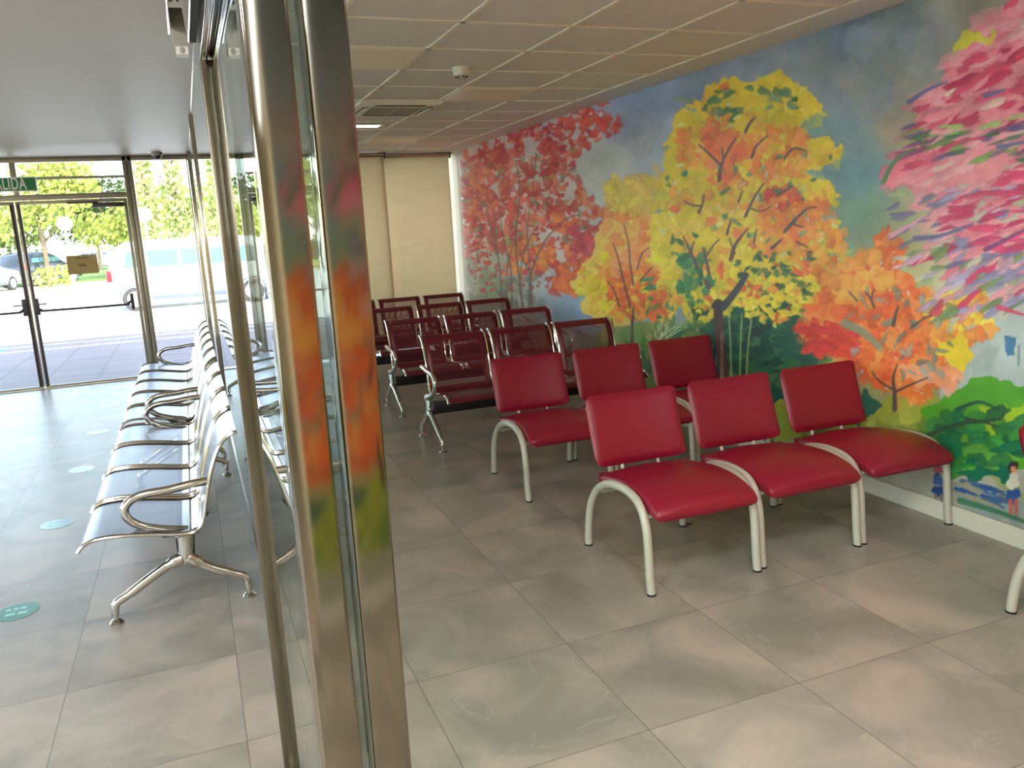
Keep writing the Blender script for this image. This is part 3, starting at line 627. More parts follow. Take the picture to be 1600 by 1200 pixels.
def door(n, x0, x1, hinge):
    d = struct(empty('door_%d' % n, ((x0+x1)/2, YF, 0)))
    w = (x1-x0)/2; s = 1 if hinge == 'right' else -1       # meeting stile on the -s side
    bm = NB()
    box(bm, -w, -w+.035, -.022, .022, .012, 2.13, 0, .003); box(bm, w-.035, w, -.022, .022, .012, 2.13, 0, .003)
    box(bm, -w+.035, w-.035, -.022, .022, 2.095, 2.13, 0, .003); box(bm, -w+.035, w-.035, -.02, .02, .012, .03, 0)
    obj('door_frame', bm, FR, d)
    bm = NB(); box(bm, -w+.035, w-.035, -.005, .005, .03, 2.095); obj('glass_pane', bm, GLD, d, smooth=0)
    xa = -s*(w-.05)
    bm = NB(); box(bm, xa-.028, xa+.028, -.085, -.022, .86, 1.05, 0, .006); box(bm, xa-.012*s, xa+.11*s, -.10, -.085, .975, .99, 0) if s > 0 else box(bm, xa-.11, xa+.012, -.10, -.085, .975, .99, 0)
    obj('lock_case', bm, M_['dark'], d)
    xb = s*(w-.09); bm = NB(); box(bm, xb-.018, xb+.018, -.085, -.022, .84, 1.03, 0, .006); obj('bar_bracket', bm, M_['dark'], d)
    bm = NB(); tube(bm, smoothpath([(xa, -.07, .94), (xa+s*.05, -.085, .915), (xa+s*.10, -.09, .905), (xb-s*.10, -.09, .905), (xb-s*.05, -.085, .92), (xb, -.07, .95)], 4), .013, 10)
    obj('push_bar', bm, M_['dark'], d)
    bm = NB(); box(bm, -s*(w-.03)-.014, -s*(w-.03)+.014, -.042, -.022, .03, 2.1, 0, .003); obj('meeting_stile_cover', bm, M_['dark'], d)
    bm = NB(); box(bm, s*(w-.36) if s > 0 else -w+.03, s*(w-.03) if s > 0 else -w+.36, -.09, -.03, 2.035, 2.085, 0, .006); c = obj('door_closer', bm, M_['dark'], d)
    bm = NB(); box(bm, s*(w-.62) if s > 0 else -w+.3, s*(w-.3) if s > 0 else -w+.62, -.075, -.05, 2.085, 2.105, 0); obj('closer_arm', bm, M_['dark'], c)
    return d
door(1, -2.80, -1.715, 'left'); door(2, -1.70, -.565, 'right')
# notice on the glass
nb = NB(); box(nb, -1.285, -.965, YF-.012, YF-.009, 1.29, 1.505)
pn = obj('paper_notice', nb, M_['paper'], smooth=0); tag(pn, 'tan sheet of paper with two short printed lines taped to the entrance door glass', 'notice')
nb = NB()
nb.free()
for (a, b, z) in [(-1.19, -1.06, 1.475), (-1.165, -1.09, 1.40), (-1.17, -1.08, 1.383)]:
    nb = NB(); box(nb, a, b, YF-.0135, YF-.012, z-.0045, z+.0045); obj('text_line', nb, M_['ink'], pn, smooth=0)
# exit sign
sg = empty('exit_sign', (-1.745, YF-.11, 2.235), label='green SALIDA exit sign above the entrance doors', cat='sign')
nb = NB(); box(nb, -.30, .30, -.012, .012, 0, .155, 0, .002); obj('sign_plate', nb, M_['signw'], sg)
nb = NB(); box(nb, -.29, .29, -.0135, -.012, .011, .144); obj('green_field', nb, M_['signg'], sg, smooth=0)
cu = bpy.data.curves.new('lettering', 'FONT'); cu.body = 'SALIDA'; cu.size = .185; cu.align_x = 'CENTER'; cu.align_y = 'CENTER'; cu.extrude = .001; cu.offset = .004; cu.space_character = 1.08
to = bpy.data.objects.new('tmp', cu); col.objects.link(to)
dg = bpy.context.evaluated_depsgraph_get(); me = bpy.data.meshes.new_from_object(to.evaluated_get(dg)); bpy.data.objects.remove(to)
to = bpy.data.objects.new('lettering', me); col.objects.link(to); me.materials.append(M_['signw']); to.parent = sg; to.location = (.02, -.0145, .078); to.rotation_euler = (R(90), 0, 0); to.scale = (.55, 1, 1)
nb = NB(); box(nb, .08, .12, .012, .07, .06, .09); obj('wall_bracket', nb, M_['greypl'], sg)
# roller blinds
def blind(x0, x1, label, yo=.16):
    b = empty('roller_blind', ((x0+x1)/2, YF-yo, 0), label=label, cat='blind', group='roller blinds on the entrance side')
    w = (x1-x0)/2
    bm = NB(); lathe(bm, [(.001, -w), (.032, -w), (.032, w), (.001, w)], (0, 0, 2.534), 18, 'x'); obj('roller_tube', bm, M_['steel'], b)
    bm = NB(); n = 24
    A = []
    for i in range(n+1):
        x = -w+.012+(2*w-.024)*i/n; yv = .028+.004*math.sin(i*1.3)*(1); A.append((bm.verts.new((x, .03, 2.515)), bm.verts.new((x, yv, 1.3)), bm.verts.new((x, .028+.006*math.sin(i*.9), .06)),
             ))
    for a, c in zip(A, A[1:]):
        for k in range(2): bm.faces.new((a[k], c[k], c[k+1], a[k+1]))
    o = obj('blind_fabric', bm, M_['blind'], b)
    sm = o.modifiers.new('thickness', 'SOLIDIFY'); sm.thickness = .0012
    bm = NB(); box(bm, -w+.012, w-.012, .02, .036, .03, .06, 0, .004); obj('bottom_bar', bm, M_['white'], b)
    bm = NB(); box(bm, w-.012, w+.004, -.035, .06, 2.49, 2.569, 0, .004); obj('end_bracket', bm, M_['dark'], b)
blind(.30, 1.20, 'short beige roller blind nearest the glass partition, fully lowered')
blind(1.22, 2.47, 'beige roller blind, middle of the three over the entrance-side glazing', .28)
blind(2.42, 3.365, 'beige roller blind beside the mural wall, light leaking past its edge')

# ------------------------------------------------------------------ glass partition and sliding leaf
S = M_['steel2']
gp = struct(empty('glass_partition', (.17, 2.6, 0)))
bm = NB(); box(bm, -.005, .005, .03, 7.98, .01, 2.58); obj('glass_pane', bm, GLP, gp, smooth=0)
bm = NB(); box(bm, -.009, .009, 0, 7.98, 2.58, 2.6, 0, .002); obj('top_rail', bm, M_['steel'], gp)
bm = NB(); box(bm, -.012, .012, 0, 7.98, 0, .02, 0, .002); obj('floor_channel', bm, M_['steel'], gp)
bm = NB(); box(bm, -.012, .012, -1.53, -.02, 0, .02, 0, .002); obj('floor_channel', bm, M_['steel'], gp)
bm = NB(); box(bm, -.004, .004, -1.5, -.0, .01, 2.58); obj('glass_pane', bm, GLP, gp, smooth=0)
def roundpost(x0, x1, y0, y1, z0, z1, r, n=6):
    pts = []
    for cx, cy, a0 in ((x1-r, y1-r, 0), (x0+r, y1-r, 90), (x0+r, y0+r, 180), (x1-r, y0+r, 270)):
        for k in range(n+1): a = R(a0+90*k/n); pts.append((cx+r*math.cos(a), cy+r*math.sin(a)))
    bm = NB(); prism(bm, pts, 'z', z0, z1); return bm
bm = NB(); box(bm, -.028, .065, 7.55, 7.98, 0, 2.6, 0, .006); obj('end_post', bm, M_['steel'], gp)
bm = NB(); box(bm, -.022, .015, 4.55, 4.6, 0, 2.59, 0, .003); obj('mullion', bm, M_['steel'], gp)
# end post (faces the camera) and its bright edge bead
bm = roundpost(-.0145, .0375, -1.60, -1.545, 0, 2.6, .0035); obj('end_post', bm, S, gp, smooth=50)
lf = struct(empty('door_3', (.118, 0, 0)))
bm = roundpost(-.035, .0155, .95, 1.0, .0, 2.6, .0045, 8); obj('leading_stile', bm, S, lf, smooth=60)
bm = NB()
box(bm, -.027, -.002, 2.30, 2.35, 0.0, 2.05, 0, .003); box(bm, .0045, .0295, 2.30, 2.35, 0.0, 2.05, 0, .003); box(bm, -.003, .006, 2.31, 2.34, 0.0, 2.05, 1)
obj('trailing_stile', bm, [M_['profile'], M_['rubber']], lf, smooth=30)
bm = NB(); box(bm, -.005, .003, .99, 2.32, .01, 2.05); obj('glass_pane', bm, GLP, lf, smooth=0)
bm = NB(); box(bm, -.010, .006, .99, 2.36, .0, .012, 0, .002); obj('bottom_rail', bm, S, lf)
# door operator overhead
op = empty('door_operator', (0, 0, 0), label='chrome sliding door operator rail above the open glass leaf', cat='door operator')
bm = NB()
for a, b, z in ((.092, .098, 2.05), (.1015, .107, 2.036), (.1125, .119, 2.042), (.126, .1335, 2.042), (.138, .143, 2.05)): box(bm, a, b, 1.02, 2.33, z, 2.56, 0, .0015)
box(bm, .094, .141, 1.02, 2.32, 2.056, 2.07, 0)
obj('rail_profile', bm, M_['chrome'], op)
bm = NB(); box(bm, .0745, .0905, 1.02, 2.35, 2.10, 2.56, 0); obj('rubber_seal', bm, M_['rubber'], op, smooth=0)
bm = NB(); box(bm, .0245, .030, 1.02, 2.35, 2.118, 2.56, 0, .001); box(bm, .069, .0735, 1.02, 2.35, 2.10, 2.56, 0, .001); box(bm, .030, .069, 1.02, 2.2, 2.30, 2.31, 0); obj('cover_plate', bm, M_['chrome'], op)
for k, (x, zz) in enumerate(((.042, 2.18), (.056, 2.20))):
    bm = NB(); tube(bm, smoothpath([(x, 2.28, 2.18), (x-.010, 2.26, zz), (x+.009, 2.24, zz+.03), (x, 2.22, 2.5)], 6), .0022, 8); obj('cable', bm, [M_['white'], M_['black']][k], op)
sn = empty('door_sensor', (.050, 2.29, 2.058), label='grey angular motion sensor with white lens face under the door operator', cat='sensor')
bm = NB(); prism(bm, [(-.0125, .0), (.0165, .0), (.0165, .047), (.0125, .105), (-.0175, .105), (-.0175, .047)], 'y', -.02, .02); obj('sensor_body', bm, M_['greypl'], sn, smooth=25)
bm = NB(); box(bm, -.012, .016, -.0225, -.02, -.002, .015, 0); box(bm, -.0125, .0165, -.02, .02, -.003, 0, 0); f = obj('sensor_face', bm, M_['white'], sn, smooth=25)
bm = NB(); lathe(bm, [(.001, -.0255), (.006, -.0245), (.0075, -.0225)], (0.002, 0, .0065), 14, 'y'); obj('lens', bm, M_['greypl'], f)

# ------------------------------------------------------------------ beam benches
SEAT = [(-.090, .372), (-.068, .397), (-.03, .412), (.03, .415), (.11, .408), (.20, .394), (.29, .378), (.345, .375)]
BACK = [(.345, .375), (.375, .388), (.398, .42), (.412, .47), (.435, .56), (.462, .65), (.492, .72), (.525, .762), (.56, .785), (.578, .786)]
def sheet(bm, prof, x0, x1, bu, ms, mp):
    """perforated sheet along a profile with solid borders; uv in metres"""
    uvl = bm.loops.layers.uv.new('UVMap')
    P = smoothpath([(0, a, b) for a, b in prof], 4); xs = [x0, x0+bu[0], x1-bu[0], x1]
    s = [0]
    for p, q in zip(P, P[1:]): s.append(s[-1]+(q-p).length)
    T = s[-1]; V = [[bm.verts.new((x, p.y, p.z)) for x in xs] for p in P]
    for i in range(len(P)-1):
        mid = (s[i]+s[i+1])/2
        for j in range(3):
            f = bm.faces.new((V[i][j], V[i][j+1], V[i+1][j+1], V[i+1][j]))
            f.material_index = mp if (j == 1 and bu[1] < mid < T-bu[2]) else ms
            for l, (ii, jj) in zip(f.loops, ((i, j), (i, j+1), (i+1, j+1), (i+1, j))): l[uvl].uv = (xs[jj], s[ii])
def make_bench(n, pitch, gap, sheetm, perf, framem, label, group, leg_in, name, lip=None):
    root = empty(name, label=label, cat='bench', group=group)
    L = n*pitch
    for k in range(n):
        x0 = k*pitch+gap/2; x1 = (k+1)*pitch-gap/2
        bm = NB(); sheet(bm, SEAT, x0+.006, x1-.006, (.035, .05, .03), 0, 1); o = obj('seat', bm, [sheetm, perf], root, smooth=60, recalc=False)
        o.modifiers.new('thickness', 'SOLIDIFY').thickness = .0015
        bm = NB(); sheet(bm, BACK, x0+.006, x1-.006, (.045, .06, .085), 0, 1); o = obj('backrest', bm, [sheetm, perf], root, smooth=60, recalc=False)
        o.modifiers.new('thickness', 'SOLIDIFY').thickness = .0015
        for x in (x0, x1):
            bm = NB(); tube(bm, smoothpath([(x, a, b+.002) for a, b in SEAT+BACK[1:]], 4), .0085, 8); obj('side_frame', bm, framem, root)
    bm = NB(); box(bm, max(leg_in, .02), L-max(leg_in, .02), .275, .345, .225, .315, 0, .004)
    obj('beam', bm, M_['beam'], root)
    for x, s in ((leg_in, 1), (L-leg_in, -1)):
        # Y-shaped cast leg with adjustable feet
        bm = NB()
        tube(bm, smoothpath([(x, .0, .062), (x, .012, .092), (x, .06, .118), (x, .16, .178), (x, .24, .222), (x, .292, .238)], 5), [.018]*6+[.0185]*5+[.0215]*10+[.029]*5, 12, up=(1, 0, 0), flat=.85)
        tube(bm, smoothpath([(x, .55, .07), (x, .538, .10), (x, .49, .125), (x, .42, .16), (x, .36, .20), (x, .318, .238)], 5), [.018]*6+[.0185]*5+[.0215]*10+[.029]*5, 12, up=(1, 0, 0), flat=.85)
        tube(bm, [(x, .305, .215), (x, .306, .245), (x, .312, .28), (x, .318, .355)], [.026, .032, .030, .034], 14, up=(1, 0, 0), flat=.62)
        box(bm, x-.016, x+.016, .298, .332, .265, .345, 0, .005)
        lg = obj('leg', bm, framem, root, smooth=50)
        for y in (0, .55):
            bm = NB(); lathe(bm, [(.001, 0), (.028, 0), (.029, .006), (.02, .016), (.010, .02), (.010, .034), (.0145, .036), (.016, .045), (.016, .075), (.013, .09), (.001, .094)], (x, y, 0), 18); obj('foot', bm, framem, lg, smooth=50)
        bm = NB(); tube(bm, smoothpath([(x, .325, .352), (x, .24, .378), (x, .155, .413), (x, .105, .455), (x, .095, .50), (x, .125, .535), (x, .18, .552), (x, .28, .556), (x, .37, .566), (x, .435, .568)], 5), [.031, .030, .029, .027, .025, .0235, .0225, .0215, .0205, .0195]+[.0185]*36, 12, up=(1, 0, 0), flat=.85)
        obj('armrest', bm, framem, root, smooth=50)
        if leg_in > 0: bm = NB(); prism(bm, [(.19, .388), (.23, .352), (.37, .348), (.425, .43), (.414, .435), (.385, .385), (.34, .371), (.28, .374)], 'x', x-.02, x+.02); obj('seat_bracket', bm, M_['black'], root)
    return root
# steel benches along the glass partition: local +y -> world +X, local x -> world -Y
def place_steel(o, ystart): o.location = (-.467, ystart, 0); o.rotation_euler = (0, 0, R(-90)); return o
SB = 'steel beam benches along the glass partition'
stl = mat('stainless_sheet', (160, 156, 148), .2, 1)
b1 = make_bench(4, .5775, .042, stl, M_['steel_p'], M_['castalu'], 'polished steel four-seat bench nearest the camera, back against the glass partition', SB, .11, 'steel_bench'); place_steel(b1, 5.855)
b2 = make_bench(5, .574, .042, stl, M_['steel_p'], M_['castalu'], 'polished steel bench farther away, between the near steel bench and the entrance glazing', SB, .09, 'steel_bench'); place_steel(b2, 8.85)
rows = [(1.57, 5.46, 'burgundy perforated three-seat bench just behind the red vinyl chairs, nearest of its four rows'),
        (1.59, 6.73, 'burgundy perforated three-seat bench, second row behind the red vinyl chairs'),
        (1.66, 7.99, 'burgundy perforated three-seat bench, third row, next to last before the blinds'),
        (1.50, 9.16, 'burgundy perforated three-seat bench in the back row by the roller blinds')]
B0 = make_bench(3, .561, .052, M_['burg'], M_['burg_p'], M_['chrome'], rows[0][2], 'burgundy benches facing the camera', -.012, 'waiting_bench')
for i, (x, y, lb) in enumerate(rows):
    o = B0 if i == 0 else copy_tree(B0); o.location = (x, y, 0); o['label'] = lb

# ------------------------------------------------------------------ red vinyl chairs
def make_chair():
    root = empty('vinyl_chair', label='x', cat='chair')
    W = .545
    arch = [(.0, 0), (.012, .10), (.022, .22), (.036, .30), (.068, .362), (.12, .397), (.20, .412), (.30, .408), (.40, .385), (.50, .33), (.57, .25), (.605, .16), (.62, .07), (.625, 0)]
    for x in (0, W):
        bm = NB(); P = smoothpath([(x, a, b) for a, b in arch], 4); tube(bm, P, .0195, 14, up=(1, 0, 0), flat=.95); fr = obj('side_frame', bm, M_['tube'], root, smooth=50)
        for a in (.0, .625):
            bm = NB(); lathe(bm, [(.001, 0), (.0205, 0), (.0205, .008), (.001, .008)], (x, a, 0), 14); obj('foot_cap', bm, M_['rubber'], fr)
    bm = NB(); box(bm, .012, W-.012, .055, .085, .325, .345, 0, .003); box(bm, .012, W-.012, .49, .52, .31, .33, 0, .003); obj('cross_rail', bm, M_['tube'], root)
    # seat: waterfall cushion
    top = [(-.028, .335), (-.036, .350), (-.030, .378), (-.005, .402), (.05, .425), (.13, .441), (.23, .446), (.34, .438), (.45, .420), (.53, .398), (.552, .385)]
    bot = [(.548, .355), (.45, .358), (.30, .372), (.15, .370), (.05, .350), (.0, .335)]
    P = smoothpath([(0, a, b) for a, b in top], 3); Q = smoothpath([(0, a, b) for a, b in bot], 3)
    loop = P+Q; cy = sum(p.y for p in loop)/len(loop); cz = sum(p.z for p in loop)/len(loop)
    bm = NB(); rings = []; x0, x1 = .020, W-.020
    for x, s in ((x0, .90), (x0+.004, .965), (x0+.012, .99), (x0+.03, 1), (x0+.12, 1.0), ((x0+x1)/2, 1.0), (x1-.12, 1.0), (x1-.03, 1), (x1-.012, .99), (x1-.004, .965), (x1, .90)):
        t = (x-x0)/(x1-x0); crown = .030*math.sin(math.pi*t)**.6-.020
        ring = []
        for k, p in enumerate(loop):
            z = p.z+(crown if k < len(P) and 4 < k < len(P)-3 else 0)
            z = cz+(z-cz)*(1-(1-s)*2.2); y = cy+(p.y-cy)*(1-(1-s)*.35)
            y = min(y, .552-(1-s)*.55); ring.append(bm.verts.new((x, y, z)))
        rings.append(ring)
    for A, B in zip(rings, rings[1:]):
        for k in range(len(loop)): bm.faces.new((A[k], A[(k+1) % len(loop)], B[(k+1) % len(loop)], B[k]))
    bm.faces.new(rings[0]); bm.faces.new(rings[-1])
    st = obj('seat', bm, M_['vinyl'], root, smooth=60)
    bm = NB(); tube(bm, [(x, y, z) for x, (y, z) in ((x0+.03+(x1-x0-.06)*i/8, (-.027, .334)) for i in range(9))], .0035, 6); obj('seam', bm, M_['seam'], st)
    # backrest: curved upholstered pad, rounded corners, leaning back
    bm = NB(); bw, bh, th = .253, .178, .028; nu, nv = 22, 14
    cyb, czb, lean = .635, .575, R(20)
    def bp_(u, v, side):
        # superellipse outline
        k = 13.0; m = max(abs(u), abs(v)); 
        if m > 1e-6:
            q = (abs(u/m)**k+abs(v/m)**k)**(1/k); uu, vv = u/q, v/q
        else: uu = vv = 0
        f = 1-max(abs(uu)**8, abs(vv)**8)
        puff = (max(f, 0)**.35)
        x = uu*bw; h = vv*bh
        d = -side*th*(.42*puff+.58*puff*(1-.45*vv*vv)) + .030*(uu*uu)*-1 + .018*vv*vv*-1*0
        y = d*math.cos(lean)+h*math.sin(lean); z = h*math.cos(lean)-d*math.sin(lean)
        y += .02*(vv*vv)*(-1)*0
        return (W/2+x, cyb+y, czb+z)
    grid = {}
    for sd_ in (1, -1):
        for i in range(nu+1):
            for j in range(nv+1):
                u = -1+2*i/nu; v = -1+2*j/nv; u = math.copysign(abs(u)**.7, u); v = math.copysign(abs(v)**.7, v)
                edge_ = i in (0, nu) or j in (0, nv)
                if edge_ and sd_ == -1: grid[(sd_, i, j)] = grid[(1, i, j)]
                else: grid[(sd_, i, j)] = bm.verts.new(bp_(u, v, sd_))
        for i in range(nu):
            for j in range(nv): bm.faces.new([grid[(sd_, a, b)] for a, b in ((i, j), (i+1, j), (i+1, j+1), (i, j+1))])
    bk = obj('backrest', bm, M_['vinyl'], root, smooth=70)
    # piping near the left and right edge of the pad
    for sx in (-1, 1):
        bm = NB(); tube(bm, [Vector(bp_(sx*.93, -.86+1.72*j/12, 1))+Vector((0, -.0005, 0)) for j in range(13)], .0018, 6); obj('piping', bm, M_['seam'], bk)
    for x in (W/2-.10, W/2+.10):
        bm = NB(); tube(bm, smoothpath([(x, .505, .325), (x, .545, .35), (x, .575, .41), (x, .60, .48), (x, .62, .53)], 4), .0085, 10, flat=1.0); obj('back_support', bm, M_['tube'], root)
    return root
C0 = make_chair()
chairs = [(1.685, 2.815, 'red vinyl chair at the front left, nearest the steel post'), (2.275, 2.82, 'red vinyl chair in the middle of the front row'), (2.862, 2.815, 'red vinyl chair of the front row standing against the mural wall'),
          (1.69, 4.18, 'red vinyl chair at the left end of the second row'), (2.278, 4.18, 'red vinyl chair in the middle of the second row'), (2.865, 4.18, 'red vinyl chair of the second row beside the mural wall'),
          (2.825, 1.41, 'red vinyl chair cut off by the right edge of the picture')]
for i, (x, y, lb) in enumerate(chairs):
    o = C0 if i == 0 else copy_tree(C0); o.location = (x, y, 0); o.rotation_euler = (0, 0, R(-1.6)); o['label'] = lb; o['group'] = 'red vinyl waiting chairs'

# ------------------------------------------------------------------ ceiling fittings
def panel(ix, iy, label):
    x0, y0 = gx[ix], 3.96+.595*iy
    o = empty('ceiling_light', (x0+.2975, y0+.2975, ZC), label=label, cat='ceiling light', group='square light panels in the tiled ceiling')
    w = .2855
    bm = NB(); box(bm, -w, w, -w, w, -.003, .004, 0); box(bm, -w, w, -w, w, .004, .0055, 0); obj('housing', bm, M_['tbar'], o, smooth=0)
    bm = NB(); box(bm, -w+.012, w-.012, -w+.012, w-.012, -.006, -.003, 0, .002); obj('diffuser', bm, M_['panel'], o, smooth=0)
panel(1, 1, 'unlit square light panel nearest the camera, beside the steel post'); panel(3, 3, 'unlit square light panel to the right of the air conditioner'); panel(3, 8, 'unlit square light panel nearest the roller blinds')
def lit(x, y, z, es, label):  # added fill lamp, out of view, only to brighten the interior
    o = empty('ceiling_light', (x, y, z), label=label, cat='ceiling light', group='added square fill lamps out of view')
    bm = NB(); box(bm, -.30, .30, -.30, .30, -.006, 0, 0); obj('housing', bm, M_['tbar'], o, smooth=0)
    bm = NB(); box(bm, -.28, .28, -.28, .28, -.010, -.006, 0); obj('diffuser', bm, mat('fill_panel_%d' % int(es*10), (255, 246, 228), .4, emit=(250, 250, 252), es=es), o, smooth=0)
lit(1.1, 1.0, ZC, 13, 'added square fill lamp right of the camera, out of view'); lit(2.3, -.1, ZC, 5, 'added square fill lamp near the back wall, out of view')
lit(-1.2, .6, 2.6, 32, 'added square fill lamp left of the camera in the lobby, out of view'); lit(-1.2, -1.6, 2.6, 32, 'added square fill lamp behind the camera in the lobby, out of view'); lit(-3.0, .6, 2.6, 32, 'added square fill lamp at the far left of the lobby, out of view')
ac = empty('ceiling_air_conditioner', (gx[2]+.30, 3.96+.595*4.5+.02, ZC), label='square ceiling cassette air conditioner with louvred grille', cat='air conditioner')
bm = NB(); prism(bm, [(-.325, -.02), (-.30, -.03), (.30, -.03), (.325, -.02), (.325, 0), (-.325, 0)], 'y', -.325, .325); obj('cover', bm, M_['white'], ac, smooth=25)
for a in range(4):
    bm = NB(); box(bm, -.20, .20, -.285, -.235, -.034, -.0295, 0); l = obj('air_outlet', bm, M_['dark'], ac, smooth=0); l.rotation_euler = (0, 0, R(90*a))
    bm = NB(); box(bm, -.20, .20, -.268, -.24, -.04, -.036, 0, .001); obj('louvre', bm, M_['white'], l, smooth=0)
bm = NB()
for k in range(18): box(bm, -.2, .2, -.197+k*.0225, -.185+k*.0225, -.036, -.030, 0)
box(bm, -.01, .01, -.2, .2, -.037, -.03, 0); obj('grille', bm, M_['greypl'], ac, smooth=0)
bm = NB(); box(bm, -.205, .205, -.205, .205, -.031, -.0295, 0); obj('filter_back', bm, M_['dark'], ac, smooth=0)
dl = empty('recessed_downlight', (1.69, 7.80, ZC), label='small lit rectangular downlight beyond the air conditioner', cat='light')
bm = NB(); box(bm, -.165, .165, -.09, .09, -.005, .004, 0, .001); obj('trim_ring', bm, M_['white'], dl, smooth=0)
bm = NB(); box(bm, -.13, .13, -.05, .05, -.009, -.005, 0); obj('diffuser', bm, M_['lampon'], dl, smooth=0)
sm_ = empty('smoke_detector', (1.735, 5.06, ZC), label='round white smoke detector on the tiled ceiling', cat='smoke detector')
bm = NB(); lathe(bm, [(.001, .005), (.055, .005), (.056, -.012), (.05, -.018), (.052, -.024), (.05, -.04), (.036, -.052), (.001, -.054)], n=24); obj('body', bm, M_['white'], sm_, smooth=40)
bm = NB()
for k in range(8):
    a = k*math.pi/4; box(bm, .033*math.cos(a)-.008, .033*math.cos(a)+.008, .033*math.sin(a)-.008, .033*math.sin(a)+.008, -.0545, -.050)
obj('vent_slot', bm, M_['black'], sm_, smooth=0)
dc = empty('dome_camera', (-.17, 10.28, 2.6), label='small black dome camera under the ceiling by the entrance', cat='camera')
bm = NB(); lathe(bm, [(.001, 0), (.058, 0), (.06, -.02), (.052, -.034), (.001, -.036)], n=22); obj('base', bm, M_['greypl'], dc, smooth=40)
bm = NB(); lathe(bm, [(.042, -.034), (.042, -.045), (.034, -.062), (.02, -.072), (.001, -.076)], n=22); obj('dome', bm, M_['black'], dc, smooth=60)

# ------------------------------------------------------------------ floor stickers
lab = ['green round distance sticker on the floor, nearest the camera', 'round distance sticker on the floor, second from the camera', 'round distance sticker on the floor, third from the camera',
       'round distance sticker on the floor, fourth from the camera', 'round distance sticker on the floor, nearest the entrance doors']
for i, y in enumerate((4.0, 5.24, 6.49, 7.76, 9.02)):
    bm = NB(); lathe(bm, [(.001, 0), (.09, 0), (.09, .0012), (.001, .0012)], n=36)
    o = obj('floor_sticker', bm, M_['green'], smooth=0, loc=(-.90, y, 0)); tag(o, lab[i], 'sticker', 'round distance stickers on the floor')
    for a, b, c, d in ((-.05, -.03, .02, .045), (-.02, .0, .02, .045), (.01, .03, .02, .045), (-.045, -.005, -.035, -.01), (.005, .045, -.035, -.01)):
        bm = NB(); box(bm, a, b, c, d, .0012, .0016); obj('printed_mark', bm, M_['greenl'], o, smooth=0)

# ------------------------------------------------------------------ outside
bm = NB(); box(bm, -9, 9, YF, 16.2, -.2, -.01); struct(obj('paving', bm, M_['paver'], smooth=0))
bm = NB(); box(bm, -60, 60, 16.2, 120, -.3, -.12); box(bm, -60, -9, YF-40, 16.2, -.3, -.05); box(bm, 9, 60, YF-40, 16.2, -.3, -.05); box(bm, -9, -5.1, YF-40, YF, -.3, -.05)
struct(obj('road', bm, M_['asphalt'], smooth=0))
bm = NB(); box(bm, -9, 9, 16.2, 16.4, -.12, -.02); struct(obj('kerb', bm, M_['kerb'], smooth=0))
bm = NB()
for y in (14.9, 15.6): box(bm, -9, 9, y, y+.09, -.0099, -.006)
struct(obj('paving_band', bm, M_['kerb'], smooth=0))
bm = NB(); n_ = 0
for k in range(90): box(bm, -4.4+k*.055, -4.4+k*.055+.026, YF+.17, YF+.21, -.0085, -.006)
struct(obj('drain_grate', bm, M_['white'], smooth=0))
bm = NB(); prism(bm, [(-3.6, 12.6), (-3.4, 12.6), (-2.9, 15.8), (-3.1, 15.8)], 'z', -.0099, -.0075); struct(obj('road_marking', bm, M_['blueline'], smooth=0))

